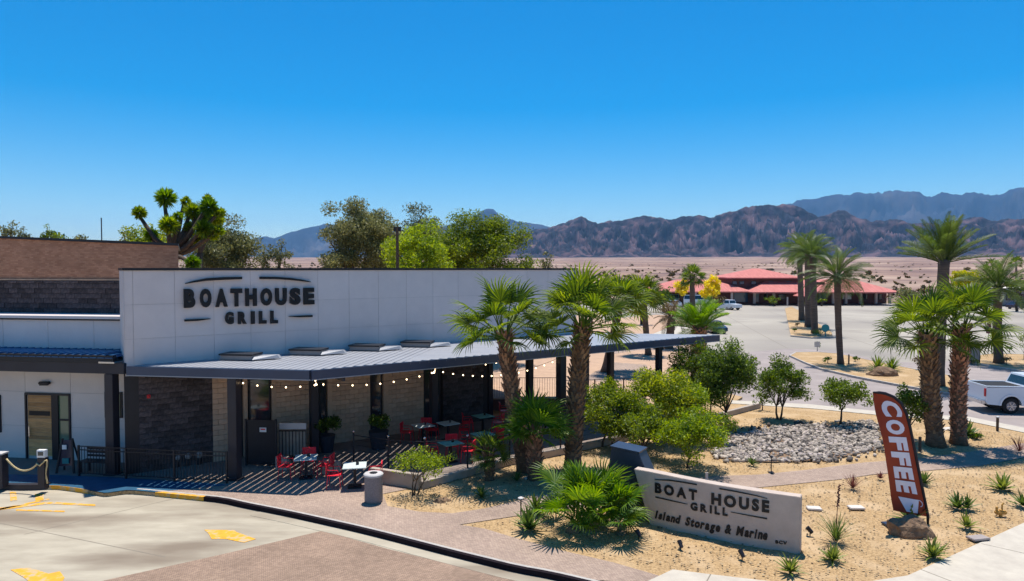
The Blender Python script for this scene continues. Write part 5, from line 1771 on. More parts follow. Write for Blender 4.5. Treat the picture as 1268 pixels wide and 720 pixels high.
for i, (x0, y0, x1, y1) in enumerate(((648, 316, 662, 345), (664, 311, 690, 345))):
    bt(['tiny tree over the right part of the white wall', 'clustered small tree over the right part of the white wall'][i], (x0, y0, x1, y1), 70, L_olive, clumps=12, per=40, seed=90 + i, trunk_r=.12, clump_f=.34)

# pompon tree: limbs ending in spiky heads
pt = thing('pompon_tree', 'branching tree with bright green pompon heads over the brick block', 'tree', (PY(217, 400, 40).x, 40, 0))
fork = PY(213, 312, 40)
lb = MB(); b0 = Vector((fork.x, 40, 0))
lb.tube([b0, fork], [.4, .26], 10)
heads = [(170, 264, 10), (203, 246, 15), (207, 279, 14), (236, 262, 13), (256, 257, 13), (264, 272, 13), (250, 284, 13), (236, 326, 10), (228, 250, 8), (243, 296, 10), (247, 270, 9), (262, 292, 8), (231, 282, 8), (218, 268, 7), (255, 247, 8), (270, 264, 8), (185, 292, 10), (268, 286, 9)]
for i, (hx, hy, hr) in enumerate(heads):
    dy = [0, .5, -1, .6, -.4, .9, -.7, -3.5, 1, .2, .6, -.3, .4, -.6, .8, -.2, .3, -.5][i]
    c = PY(hx, hy, 40 + dy)
    mid = fork.lerp(c, .5) + Vector((0, 0, -.35 if i not in (7,) else 0))
    lb.tube([fork + Vector((0, 0, -.1 * (i % 4))), mid, c], [.17, .13, .09], 6)
    rad = hr / FOC * 40
    r_ = np.random.RandomState(200 + i)
    n = 420 if hr > 9 else 200
    u = r_.normal(size=(n, 3)); u[:, 2] += .15; u /= np.linalg.norm(u, axis=1)[:, None]
    e = r_.normal(size=(n, 3)); e -= (e * u).sum(1)[:, None] * u; e /= np.linalg.norm(e, axis=1)[:, None]
    Lr = rad * (.75 + .35 * r_.rand(n))[:, None]
    cl = np.array(c - Vector((b0.x, 40, 0)))
    V = np.stack([cl + u * .1 - e * .02, cl + u * .1 + e * .02, cl + u * Lr * .6 + e * .05, cl + u * Lr, cl + u * Lr * .6 - e * .05], 1)
    V4 = np.concatenate([V[:, [0, 1, 2, 4]], V[:, [4, 2, 3, 3]]], 1).reshape(-1, 3)
    F = np.arange(len(V4)).reshape(-1, 4)[::2]
    T = np.stack([V[:, 4], V[:, 2], V[:, 3]], 1).reshape(-1, 3)
    Q = V[:, [0, 1, 2, 4]].reshape(-1, 3)
    # as two triangles + tip for a single array of triangles
    tri = np.concatenate([np.stack([V[:, 0], V[:, 1], V[:, 2]], 1), np.stack([V[:, 0], V[:, 2], V[:, 4]], 1), T.reshape(-1, 3, 3)], 0).reshape(-1, 3)
    npmesh('leaf_head', tri, np.arange(len(tri)).reshape(-1, 3), (L_lime, L_fanb, L_lime)[i % 3], pt)
lb.build('trunk', M_bark, pt, smooth=True)

# poles
p = PY(126, 300, 62); o = MB().tube([(p.x, 62, 0), (p.x, 62, PY(126, 270, 62).z)], .05, 6).build('antenna', M_card); tag(o, 'thin antenna mast over the brown brick block', 'antenna')
p = PY(492, 300, 46); pl_ = thing('utility_pole', 'dark pole standing before the lime green tree behind the wall', 'pole', (p.x, 46, 0))
MB().tube([(0, 0, 0), (0, 0, PY(492, 281, 46).z)], [.14, .09], 8).build('shaft', M_bark, pl_, world=False)
MB().box((0, 0, PY(492, 284, 46).z), (.5, .12, .3)).build('fitting', M_black, pl_, world=False)

# ------------------------------------------------------------------ low plants on the sand
ag = [(655, 657, .55, 26, L_agave, 'spiky agave in front of the path light'), (664, 636, .5, 24, L_agave, 'spiky agave just behind the path light'), (596, 617, .35, 16, L_agave, 'small agave on the sand left of the young palms'),
      (1031, 696, .36, 26, L_agavey, 'pale edged agave below the grass tuft right of the sign'), (978, 710, .36, 24, L_agavey, 'pale edged agave at the lower right corner of the sign'), (1155, 691, .42, 28, L_agavey, 'pale edged agave at the right foot of the boulder'),
      (1186, 631, .42, 22, L_agave, 'left agave of the touching pair right of the flag'), (1197, 631, .38, 20, L_agave, 'right agave of the touching pair right of the flag'), (1241, 608, .5, 28, L_agavey, 'large yellow green agave near the right frame edge'), (1197, 655, .36, 24, L_agavey, 'agave below the touching pair'),
      (1267, 628, .42, 22, L_agave, 'agave cut by the right frame edge'), (1126, 646, .55, 26, L_agave, 'agave hidden behind the boulder at the flag foot'), (1144, 600, .4, 18, L_agave, 'agave peeking out right of the flag cloth'), (931, 577, .3, 16, L_agave, 'small agave at the near rim of the stone bed'), (1198, 541, .6, 26, L_agave, 'broad leaved agave at the foot of the right shaggy palm'),
      (640, 597, .32, 14, L_agave, 'small agave beside the rock at the leaning palm')]
for i, (x, y, L, n, m, lab) in enumerate(ag):
    rosette('agave', lab, G(x, y, .02), int(n * 1.7), L * 1.22, L * .10, m, 'agaves on the sand beds', seed=i, elo=12, ehi=86)
# grass tuft with a tall dry stalk
tg = rosette('grass_tuft', 'dark grass tuft with one tall dry flower stalk right of the sign', G(1035, 672, .02), 90, .75, .012, L_agave, None, elo=35, ehi=88, seed=91, curl=.5)
st_ = MB().tube([(0, 0, 0), (.02, 0, .8), (.07, 0, 1.62)], [.012, .01, .008], 5)
for k in range(30):
    z = 1.0 + k * .02; st_.box((.03 + (z - .8) * .05 + rnd.uniform(-.03, .03), rnd.uniform(-.03, .03), z), (.03, .03, .03), rnd.random())
st_.build('flower_stalk', M_purple if False else L_purple, tg, world=False)
for i, (x, y, L, lab) in enumerate(((1056, 606, .55, 'dry reddish twiggy plant left of the flag by the paver path'), (1262, 560, .7, 'reddish twiggy bush at the right frame edge by the path'), (1090, 594, .25, 'tiny dry tuft near the path left of the flag'))):
    rosette('dry_plant', lab, G(x, y, .02), 60, L, .012, L_purple, 'dry reddish plants by the path', elo=20, ehi=85, seed=95 + i, curl=.2)

# island plants
def bush(label, x, y, w_, h_, lm, seed, zb=0):
    q = G(x, y, zb); s = q.y / FOC
    return tree('bush', label, q, (q.x, q.y, q.z + h_ * s * .5), (w_ * s * .42, w_ * s * .42, h_ * s * .42), lm, per=150, lsize=.09, clumps=9, trunk_r=.03, seed=seed, group='bushes on the road islands', cat='bush', clump_f=.5, limbs=4)
for i, (x, y, w_, h_, lm, lab) in enumerate(((1012, 434, 10, 13, L_dark, 'dark bush at the tip of the median island'), (1025, 450, 14, 9, L_dark, 'low bush left of the slim median palm'), (1059, 448, 12, 8, L_dark, 'low bush right of the slim median palm'),
        (1137, 458, 14, 20, L_brownb, 'brownish upright bush on the median'), (1150, 480, 16, 14, L_brownb, 'brown low bush beside the shaggy palm trunk'), (1230, 437, 30, 30, L_lime, 'light green shrub left of the side island palm'), (1246, 452, 18, 12, L_brownb, 'yellow brown bush right of the side island palm'),
        (1268, 445, 20, 40, L_mid, 'green shrub cut by the right frame edge on the side island'), (1232, 490, 12, 10, L_dark, 'small dark tuft above the pickup bed'), (1208, 447, 16, 9, L_dark, 'dark low bush near the green utility box'), (1000, 380, 10, 8, L_dark, 'dark bush at the far end of the narrow island'),
        (987, 405, 8, 6, L_brownb, 'small brown tuft on the narrow island'), (1016, 416, 30, 8, L_dark, 'dark low bush at the near end of the narrow island'), (984, 411, 8, 5, L_dark, 'tiny dark tuft on the kerb side of the narrow island'), (1250, 436, 10, 8, L_dark, 'small round bush behind the side island palm'), (1192, 480, 18, 10, L_brownb, 'low dry bush on the median right of the palms'), (1210, 545, 20, 10, L_mid, 'green tuft at the foot of the right shaggy palm'))):
    bush(lab, x, y, w_, h_, lm, 120 + i)
for i, (x, y, lab) in enumerate(((1087, 459, 'left yucca of the pair on the median island'), (1104, 459, 'right yucca of the pair on the median island'))):
    rosette('yucca', lab, G(x, y, .02), 60, 1.15, .05, L_dark, 'yuccas on the median', elo=0, ehi=86, seed=140 + i)

# ------------------------------------------------------------------ stones
def boulder(label, x, y, sx, sy, sz, seed, m=M_rock, name='boulder', z=0.0, group=None, rot=0):
    q = G(x, y, z); r = random.Random(seed)
    bm = bmesh.new(); bmesh.ops.create_icosphere(bm, subdivisions=3, radius=1)
    for v in bm.verts:
        n = noise.fractal(v.co * 1.1 + Vector((seed, 0, 0)), 1, 2, 4)
        v.co = v.co * (1 + .34 * n)
        v.co.x *= sx; v.co.y *= sy; v.co.z = v.co.z * sz
        if v.co.z < -.25 * sz: v.co.z = -.25 * sz
    me = bpy.data.meshes.new(name); bm.to_mesh(me); bm.free(); me.materials.append(m)
    o = bpy.data.objects.new(name, me); col.objects.link(o)
    o.location = (q.x, q.y + sy * .6, z + .2 * sz); o.rotation_euler = (0, 0, rot)
    return tag(o, label, 'rock', group)
boulder('large brown angular boulder at the foot of the coffee flag', 1133, 666, .58, .38, .44, 3)
boulder('rock lying between the leaning palm and the second palm', 678, 592, .38, .25, .2, 5)
boulder('flat tan rock right of the shaggy palm pair', 1184, 535, .42, .3, .16, 7, M_slabw)
boulder('dark rock on the median in front of the yucca pair', 1095, 466, .9, .5, .5, 8)
boulder('small brown rock at the foot of the palm bush', 709, 661, .2, .15, .13, 9)
boulder('small flat brown rock below the leafy bush by the walk', 548, 623, .26, .18, .12, 10)
boulder('small pale rock between the palm trunks', 653, 594, .12, .1, .08, 11, M_slabw)
boulder('small grey rock near the second palm foot', 722, 553, .16, .1, .08, 12, M_slabw)
boulder('brown rock at the far end of the palm bush shadow', 770, 662, .16, .1, .07, 13)
for i, (x, y, w_, d_, m, lab) in enumerate(((1008, 632, .42, .3, M_slabw, 'flat white stone slab right of the sign'), (1060, 631, .46, .3, M_slabw, 'flat pale stone slab left of the flag'), (1103, 652, .40, .35, M_signd, 'dark flat base plate left of the boulder'), (1211, 669, .55, .3, M_greyw, 'flat grey cover plate near the lower right sidewalk'))):
    q = G(x, y); o = MB().box((0, 0, .04), (w_, d_, .06)).build('flat_stone', m, bevel=.015); o.location = (q.x, q.y, .02); o.rotation_euler = (0, 0, R(-8 + i * 7)); tag(o, lab, 'flat stone')

# riprap bed
bed_px = [(884, 567), (884, 558), (895, 547), (912, 541), (935, 536), (960, 531), (1000, 528), (1040, 526), (1078, 523), (1087, 530), (1089, 556), (1070, 562), (1040, 568), (1005, 572), (960, 574), (915, 573)]
bed = spx(bed_px, 0)
rb_ = thing('stone_bed', 'oval bed of loose grey and white stones behind the monument sign', 'rock bed', (*G(990, 550).xy, 0.02))
b = MB(); b.add([(p[0], p[1], .06) for p in bed], [tuple(range(len(bed)))]).build('bed_base', M_rock, rb_)
r_ = np.random.RandomState(5); V = []; F = []
ico = bmesh.new(); bmesh.ops.create_icosphere(ico, subdivisions=1, radius=1)
IV = np.array([v.co[:] for v in ico.verts]); IF = np.array([[v.index for v in f.verts] for f in ico.faces]); ico.free()
A = np.array(bed); lo = A.min(0); hi = A.max(0)
big = []
n = 0
while n < 5600:
    x, y = lo + (hi - lo) * r_.rand(2)
    ins = pt_in(bed, x, y)
    if not ins and (r_.rand() > .16 or dist_poly(bed, x, y) > .8 * r_.rand()): continue
    if ins and noise.noise(Vector((x * .9, y * .9, 2))) > .33 and r_.rand() < .7: continue
    n += 1
    s = .04 + .10 * r_.rand() ** 1.6
    if s > .118 and len(big) < 160 and ins:
        big.append((x, y, s)); continue
    an = r_.rand(3) * 6.28
    M3 = np.array(Matrix.Rotation(an[0], 3, 'X') @ Matrix.Rotation(an[1], 3, 'Z') @ Matrix.Rotation(an[2], 3, 'Y'))
    P = (IV * (1 + .3 * (r_.rand(len(IV), 1) - .5))) * np.array([1, .75 + .3 * r_.rand(), .5 + .3 * r_.rand()]) * s
    P = P @ M3.T + np.array([x, y, .03 + .06 * r_.rand()])
    F.append(IF + len(V) * len(IV)); V.append(P)
o = np.concatenate(V) - np.array((*G(990, 550).xy, .02))
stuff(npmesh('loose_stones', o, np.concatenate(F), M_riprap, rb_))
protos = []
for k in range(5):
    bm = bmesh.new(); bmesh.ops.create_icosphere(bm, subdivisions=1, radius=1)
    for v in bm.verts: v.co = v.co * rnd.uniform(.75, 1.2); v.co.z *= .65; v.co.y *= .8
    me = bpy.data.meshes.new('stone'); bm.to_mesh(me); bm.free(); me.materials.append(M_stonep); protos.append(me)
for i, (x, y, s) in enumerate(big):
    o = bpy.data.objects.new('stone', protos[i % 5]); link(o, rb_)
    o.location = (x - rb_.location.x, y - rb_.location.y, .07); o.scale = (s, s, s); o.rotation_euler = (rnd.uniform(-.4, .4), rnd.uniform(-.4, .4), rnd.uniform(0, 6.28))

# ------------------------------------------------------------------ small fixtures
def spot(label, x, y, rz):
    q = G(x, y); s = thing('ground_spotlight', label, 'spotlight', (q.x, q.y, 0), R(rz), 'black ground spotlights round the sign')
    MB().tube([(0, 0, -.02), (0, 0, .12)], .015, 6).build('spike', M_black, s, world=False)
    MB().tube([(-.05, -.03, .10), (.06, .05, .24)], [.05, .065], 10).build('lamp_head', M_black, s, world=False)
    return s
spot('black ground spotlight near the foot of the palm bush', 791, 668, 90)
spot('black ground spotlight below the left half of the sign', 843, 682, 70)
spot('black ground spotlight below the right half of the sign', 919, 694, 80)
spot('black ground spotlight just right of the sign end', 1003, 664, 120)
q = G(645, 645); pl2 = thing('path_light', 'thin path light with a pale cap beside the agaves', 'path light', (q.x, q.y, 0))
MB().tube([(0, 0, 0), (0, 0, .66)], .02, 8).build('stake', M_black, pl2, world=False)
MB().tube([(0, 0, .66), (0, 0, .69), (0, 0, .72)], [.09, .09, .03], 12).build('cap', M_lid, pl2, world=False)
q = G(955, 586); pl3 = thing('path_light', 'thin dark path light between the stone bed and the path', 'path light', (q.x, q.y, 0))
MB().tube([(0, 0, 0), (0, 0, .58)], .018, 8).build('stake', M_black, pl3, world=False)
MB().tube([(0, 0, .58), (0, 0, .63)], [.07, .05], 10).build('cap', M_black, pl3, world=False)
MB().box((0, 0, .02), (.18, .18, .03)).build('foot', M_black, pl3, world=False)
for i, (x, y, h, lab) in enumerate(((1235, 534, .62, 'dark marker post with pale top beside the road sidewalk'), (1139, 559, .6, 'thin dark marker post left of the shaggy palm pair'), (875, 594, .25, 'short pale stake behind the monument sign'), (1051, 451, .75, 'short brown post beside the slim median palm'))):
    q = G(x, y); t = thing('marker_post', lab, 'post', (q.x, q.y, 0))
    MB().box((0, 0, h / 2), (.09, .07, h)).build('shaft', M_slabw if i == 2 else M_bark, t, world=False)
    if i == 0: MB().box((0, 0, h + .03), (.12, .1, .06)).build('cap', M_white2, t, world=False)
q = G(1239, 640); hy = thing('yellow_valve', 'small yellow irrigation valve on the sand at lower right', 'valve', (q.x, q.y, 0))
MB().tube([(0, 0, 0), (0, 0, .22)], .05, 10).build('pipe', M_hyd, hy, world=False)
MB().box((0, 0, .13), (.34, .14, .12)).build('body', M_hyd, hy, world=False, bevel=.03)
MB().tube([(-.12, 0, .18), (-.12, 0, .30)], .035, 8).build('bonnet', M_hyd, hy, world=False)
MB().tube([(.04, 0, .2), (.04, 0, .36), (.09, 0, .42)], .025, 8).build('handle', M_hyd, hy, world=False)
q = G(1204, 449); ub_ = thing('utility_box', 'green grey utility box at the edge of the side island', 'utility box', (q.x, q.y, 0))
MB().box((0, 0, .75), (.9, .6, 1.5)).build('cabinet', M_bark, ub_, world=False, bevel=.03)
MB().box((0, -.31, .8), (.7, .02, 1.1)).build('door', M_greyw, ub_, world=False)
q = G(1224, 424); um = thing('folded_umbrella', 'tall folded red umbrella by the side island', 'umbrella', (q.x, q.y, 0))
MB().tube([(0, 0, 0), (0, 0, 2.6)], .03, 8).build('pole', M_black, um, world=False)
MB().tube([(0, 0, .9), (0, 0, 1.2), (0, 0, 2.3), (0, 0, 2.6)], [.22, .26, .13, .03], 10).build('canopy', M_maroon, um, world=False)
q = G(1022, 417); ts = thing('round_sign', 'small teal round sign at the near end of the narrow island', 'sign', (q.x, q.y, 0))
MB().tube([(0, 0, 0), (0, 0, .9)], .05, 6).build('post', M_tealsign, ts, world=False)
MB().tube([(0, -.05, .95), (0, .05, .95)], .42, 14).build('disc', M_tealsign, ts, world=False)
q = G(1014, 436); ws = thing('small_board', 'small pale board behind the bush at the tip of the median', 'sign', (q.x + .2, q.y + .8, 0))
MB().box((0, 0, .6), (.5, .05, .5)).build('board', M_slabw, ws, world=False)
MB().box((0, 0, .2), (.05, .05, .4)).build('post', M_slabw, ws, world=False)
# potted plants on the patio
for i, (x, y, r0, h0, lab) in enumerate(((469, 556, .42, .75, 'large dark pot with a leafy plant before the third block pier'), (405, 560, .34, .7, 'dark pot with a leafy plant beside the first inner post'))):
    q = G(x, y); t = thing('potted_plant', lab, 'potted plant', (q.x, q.y, .012), 0, 'potted plants on the patio')
    MB().tube([(0, 0, 0), (0, 0, h0)], [r0 * .7, r0], 16).build('pot', M_pot, t, world=False)
    rr2 = np.random.RandomState(300 + i)
    cen = [(rr2.uniform(-.35, .35), rr2.uniform(-.35, .35), h0 + .25 + rr2.uniform(0, .35)) for _ in range(10)]
    V, F = leaf_cloud(rr2, cen, [.26] * 10, 1500, .07)
    npmesh('foliage', V, F, L_dark, t)

# ------------------------------------------------------------------ vehicles
def wheel(par, x, y, r, w_=.26):
    t = MB().tube([(x, y - w_ / 2, r), (x, y - w_ / 2 + .03, r), (x, y + w_ / 2 - .03, r), (x, y + w_ / 2, r)], [r * .93, r, r, r * .93], 24).build('wheel', M_tyre, par, world=False)
    s = -1 if y < 0 else 1
    MB().tube([(x, y + s * (w_ / 2 - .03), r), (x, y + s * (w_ / 2 + .012), r)], [r * .62, r * .58], 16).build('rim', M_rim, t, world=False)
    hub = MB()
    for k in range(6):
        a = k * math.pi / 3
        hub.beam((x, y + s * (w_ / 2 + .02), r), (x + math.cos(a) * r * .55, y + s * (w_ / 2 + .02), r + math.sin(a) * r * .55), .06, .03)
    hub.build('spokes', M_chrome, t, world=False)
    return t
def vehicle(name, label, cat, loc, rz, lower, green, W, wheels, wr, paint, group=None, glassf=None, extra=None):
    """lower/green: side profiles (x,z); x forward"""
    v = thing(name, label, cat, loc, rz, group)
    def extr(prof, w0, w1=None, zs=None):
        b = MB(); n = len(prof)
        w1 = w0 if w1 is None else w1
        z0 = min(p[1] for p in prof); z1 = max(p[1] for p in prof)
        P = []
        for s in (-1, 1):
            for x, z in prof:
                k = (z - z0) / (z1 - z0 + 1e-9)
                P.append((x, s * (w0 + (w1 - w0) * k) / 2, z))
        b.add(P, [tuple(range(n)), tuple(range(2 * n - 1, n - 1, -1))] + [(i, (i + 1) % n, n + (i + 1) % n, n + i) for i in range(n)])
        return b
    def tri(o):
        bm = bmesh.new(); bm.from_mesh(o.data); bmesh.ops.triangulate(bm, faces=[f for f in bm.faces if len(f.verts) > 4]); bm.to_mesh(o.data); bm.free()
    o = extr(lower, W).build('body', paint, v, world=False); tri(o)
    if green:
        g = extr(green, W * .96, W * .80).build('cabin', paint, v, world=False)
        # glass: windows as slightly proud panels
        gx0 = min(p[0] for p in green); gx1 = max(p[0] for p in green); gz0 = min(p[1] for p in green); gz1 = max(p[1] for p in green)
        def yat(z): return (W * .96 + (W * .80 - W * .96) * (z - gz0) / (gz1 - gz0)) / 2
        # side windows
        top = sorted([p for p in green if abs(p[1] - gz1) < .02]); bot = sorted([p for p in green if abs(p[1] - gz0) < .02])
        tx0, tx1 = top[0][0], top[-1][0]; bx0, bx1 = bot[0][0], bot[-1][0]
        za = gz0 + .06; zb_ = gz1 - .09
        def lx(z): return bx0 + (tx0 - bx0) * (z - gz0) / (gz1 - gz0)
        def rx(z): return bx1 + (tx1 - bx1) * (z - gz0) / (gz1 - gz0)
        mid = (lx(za) + rx(za)) / 2
        for s in (-1, 1):
            for (fa, fb_) in ((0, 1), (1, 2)):
                P = []
                for z in (za, zb_):
                    xs_ = [lx(z) + .12, mid, rx(z) - .1]
                    xa_ = xs_[fa] + (.04 if fa else 0); xb_ = xs_[fb_] - (.04 if fb_ == 1 else 0)
                    P += [(xa_, z), (xb_, z)]
                PP = [(P[0][0], s * (yat(za) + .004), za), (P[1][0], s * (yat(za) + .004), za), (P[3][0], s * (yat(zb_) + .004), zb_), (P[2][0], s * (yat(zb_) + .004), zb_)]
                PP += [(p[0], p[1] - s * .02, p[2]) for p in PP]
                MB().add(PP, [(0, 1, 2, 3), (4, 5, 6, 7), (0, 1, 5, 4), (1, 2, 6, 5), (2, 3, 7, 6), (3, 0, 4, 7)]).build('window', M_glass, v, world=False)
        for (fn_, sx) in ((lx, -1), (rx, 1)):
            P = [(fn_(za) + sx * .006, -yat(za) + .08, za), (fn_(za) + sx * .006, yat(za) - .08, za), (fn_(zb_) + sx * .006, yat(zb_) - .08, zb_), (fn_(zb_) + sx * .006, -yat(zb_) + .08, zb_)]
            P += [(p[0] - sx * .02, p[1], p[2]) for p in P]
            MB().add(P, [(0, 1, 2, 3), (4, 5, 6, 7), (0, 1, 5, 4), (1, 2, 6, 5), (2, 3, 7, 6), (3, 0, 4, 7)]).build('windscreen' if sx > 0 else 'rear_window', M_glass, v, world=False)
    for x in wheels:
        for s in (-1, 1): wheel(v, x, s * (W / 2 - .14), wr)
    return v
# white pickup truck (rear at x=0, nose to +x)
arch = lambda cx, r: [(cx + r * math.cos(a), .45 + r * math.sin(a)) for a in np.linspace(math.pi, 0, 9)]
q = G(1237, 512, ZR)
low = [(0.0, .62), (.10, .50)] + [(.10, .50)][:0] + [(x, z) for x, z in arch(1.25, .53)] + [(2.0, .45), (4.3, .45)] + [(x, z) for x, z in arch(4.95, .53)] + [(5.75, .5), (5.85, .7), (5.82, 1.15), (5.6, 1.28), (4.2, 1.42), (2.05, 1.42), (.02, 1.38)]
trk = vehicle('pickup_truck', 'white four door pickup truck with an open bed driving at the right edge', 'pickup truck', (q.x - .70, q.y + .85, ZR + .004), R(-6), low, [(2.08, 1.425), (4.35, 1.425), (3.55, 1.98), (2.25, 1.98)], 2.02, (1.25, 4.95), .42, M_carw)
MB().box((1.05, 0, 1.405), (1.86, 1.72, .055)).build('bed_opening', M_tyre, trk, world=False)
for s in (-1, 1):
    MB().box((1.03, s * .935, 1.44), (2.0, .13, .05)).build('bed_rail', M_carw, trk, world=False, bevel=.015)
    MB().box((-.015, s * .93, 1.12), (.05, .14, .42)).build('tail_light', M_tail, trk, world=False, bevel=.01)
    MB().box((5.86, s * .8, .98), (.05, .32, .2)).build('headlight', M_chrome, trk, world=False)
    MB().box((3.75, s * 1.12, 1.5), (.16, .18, .22)).build('mirror', M_card, trk, world=False, bevel=.02)
    for x in (2.62, 3.52): MB().box((x, s * 1.015, 1.15), (.17, .03, .035)).build('door_handle', M_chrome, trk, world=False)
    for x in (2.1, 2.98, 3.95): MB().box((x, s * 1.011, .92), (.012, .006, .9)).build('door_seam', M_card, trk, world=False)
    MB().box((3.05, s * .98, .42), (1.9, .16, .06)).build('side_step', M_tyre, trk, world=False)
MB().box((0.04, 0, 1.44), (.07, 1.86, .06)).build('tailgate_top', M_carw, trk, world=False)
MB().box((-.10, 0, .60), (.22, 1.9, .20)).build('rear_bumper', M_chrome, trk, world=False, bevel=.03)
for s in (-1, 1):
    for cx in (1.25, 4.95):
        P = []
        for k in range(13):
            a = math.pi * k / 12
            for (rr1, yy) in ((.50, 1.012), (.60, 1.012), (.60, 1.04), (.50, 1.04)):
                P.append((cx + rr1 * math.cos(a), s * yy, .45 + rr1 * math.sin(a)))
        F = []
        for k in range(12):
            for e in range(4): F.append((k * 4 + e, k * 4 + (e + 1) % 4, k * 4 + 4 + (e + 1) % 4, k * 4 + 4 + e))
        MB().add(P, F).build('wheel_arch', M_carw, trk, world=False)
MB().box((1.25, 0, .55), (.9, 1.7, .75)).build('wheel_well', M_tyre, trk, world=False)
# far parked vehicles
def car(label, px, py, rz, paint, kind='car', name='parked_car', group='vehicles parked by the red roofed building'):
    q = G(px, py, ZR)
    if kind == 'car':
        low = [(0, .35), (.4, .25), (4.0, .25), (4.4, .4), (4.35, .75), (3.3, .92), (.15, .95), (0, .8)]
        gr = [(.55, .93), (3.25, .93), (2.5, 1.42), (1.0, 1.42)]
        return vehicle(name, label, 'car', (q.x, q.y, ZR), R(rz), low, gr, 1.8, (.85, 3.5), .33, paint, group)
    if kind == 'jeep':
        low = [(0, .5), (.2, .4), (4.0, .4), (4.2, .5), (4.2, 1.05), (2.9, 1.15), (0, 1.15)]
        gr = [(.05, 1.15), (2.85, 1.15), (2.6, 1.85), (.08, 1.85)]
        return vehicle(name, label, 'off-road car', (q.x, q.y, ZR), R(rz), low, gr, 1.85, (.8, 3.3), .42, paint, group)
    low = [(0, .4), (.2, .3), (5.1, .3), (5.3, .5), (5.2, 1.1), (4.3, 1.25), (0, 1.25)]
    gr = [(.02, 1.25), (4.25, 1.25), (3.6, 2.15), (.05, 2.15)]
    return vehicle(name, label, 'van', (q.x, q.y, ZR), R(rz), low, gr, 2.0, (1.0, 4.2), .38, paint, group)
car('white off-road car parked right of the yellow flowering shrubs', 893, 383, -60, M_carw, 'jeep')
car('white van parked before the yellow flowering shrubs', 847, 378, -20, M_carw, 'van', 'parked_van')
car('pale teal van parked left of the white van', 838, 377, 200, M_cart, 'van', 'parked_van')
car('small white car parked far left near the date palm', 823, 381, 10, M_carw, 'car')
car('grey white car with dark front seen past the stubby date palm', 877, 410, -88, M_card, 'car')
car('white car parked between the van and the off-road car', 878, 383, -30, M_carw, 'car')
car('dark car parked before the grey building at far right', 1250, 383, 10, M_card, 'car')
car('blue dark car at the far right frame edge', 1266, 381, 0, M_card, 'car')

# ------------------------------------------------------------------ red roofed building
def BW(px, py, Y): return PY(px, py, Y)
rbY = G(950, 377, 0).y
far = thing('red_roofed_building', 'long low building with a bright red hipped roof across the parking lot', 'building', (BW(950, 377, rbY).x, rbY, 0))
def hip(x0, x1, y0, y1, ze, zr, ov=0.0, name='roof', inset=None):
    d = (y1 - y0) / 2; ins = d if inset is None else inset
    ym = (y0 + y1) / 2
    P = [(x0, y0, ze), (x1, y0, ze), (x1, y1, ze), (x0, y1, ze), (x0 + ins, ym, zr), (x1 - ins, ym, zr)]
    P += [(x, y, z - .25) for x, y, z in P[:4]]
    return MB().add(P, [(0, 1, 5, 4), (1, 2, 5), (2, 3, 4, 5), (3, 0, 4), (0, 6, 7, 1), (1, 7, 8, 2), (2, 8, 9, 3), (3, 9, 6, 0), (6, 9, 8, 7)]).build(name, M_rtile, far)
X = lambda px, Y=rbY: BW(px, 377, Y).x
ze = BW(900, 361, rbY).z; zr = BW(900, 346.5, rbY + 6).z
hip(X(804), X(932), rbY - 1, rbY + 13, ze, zr)
hip(X(925), X(1106), rbY - 3, rbY + 13, ze - .05, zr + .05, inset=6)
zc = BW(940, 344, rbY + 3).z; zrc = BW(940, 332.8, rbY + 9).z
hip(X(908), X(1000), rbY + 2, rbY + 16, zc, zrc, name='upper_roof')
MB().prism([(X(806), rbY + 2), (X(1104), rbY + 2), (X(1104), rbY + 11), (X(806), rbY + 11)], 0, ze - .05).build('wall', M_maroon, far)
MB().prism([(X(914), rbY + 3.5), (X(996), rbY + 3.5), (X(996), rbY + 14), (X(914), rbY + 14)], ze, zc - .1).build('upper_wall', M_maroon, far)
for px in (905, 933, 957, 1046, 1064, 1083, 1100, 1030, 880, 860):
    MB().box((X(px), rbY - .5, ze / 2), (.45, .45, ze - .3)).build('column', M_cream, far)
for (a, c, z0, z1, m) in ((912, 930, .3, 2.4, M_bluew), (936, 944, .3, 2.4, M_bluew), (950, 955, .8, 2.2, M_glass), (1018, 1028, .3, 2.4, M_bluew), (1048, 1060, .9, 2.1, M_white2), (1070, 1080, .9, 2.1, M_glass), (1088, 1098, .9, 2.1, M_glass), (968, 978, .9, 2.1, M_glass), (820, 830, .9, 2.1, M_glass), (870, 880, .9, 2.1, M_glass)):
    f = MB().box(((X(a) + X(c)) / 2, rbY + 1.96, (z0 + z1) / 2), (X(c) - X(a), .06, z1 - z0)).build('window', M_black, far)
    MB().box(((X(a) + X(c)) / 2, rbY + 1.9, (z0 + z1) / 2), (X(c) - X(a) - .16, .05, z1 - z0 - .16)).build('pane', m, f)
for px in (916, 925, 940, 962, 985):
    x_w = X(px); z_w = (ze + zc) / 2 + .3
    f = MB().box((x_w, rbY + 3.46, z_w), (1.1, .06, .8)).build('window', M_black, far)
    MB().box((x_w, rbY + 3.42, z_w), (.9, .04, .62)).build('pane', M_bluew, f)
MB().box((X(1020), rbY + 2, zr - .7), (1.8, .8, .5)).build('roof_vent', M_maroon, far)
MB().box((X(1006), rbY + 2, zr - .9), (.9, .8, .4)).build('roof_vent', M_maroon, far)
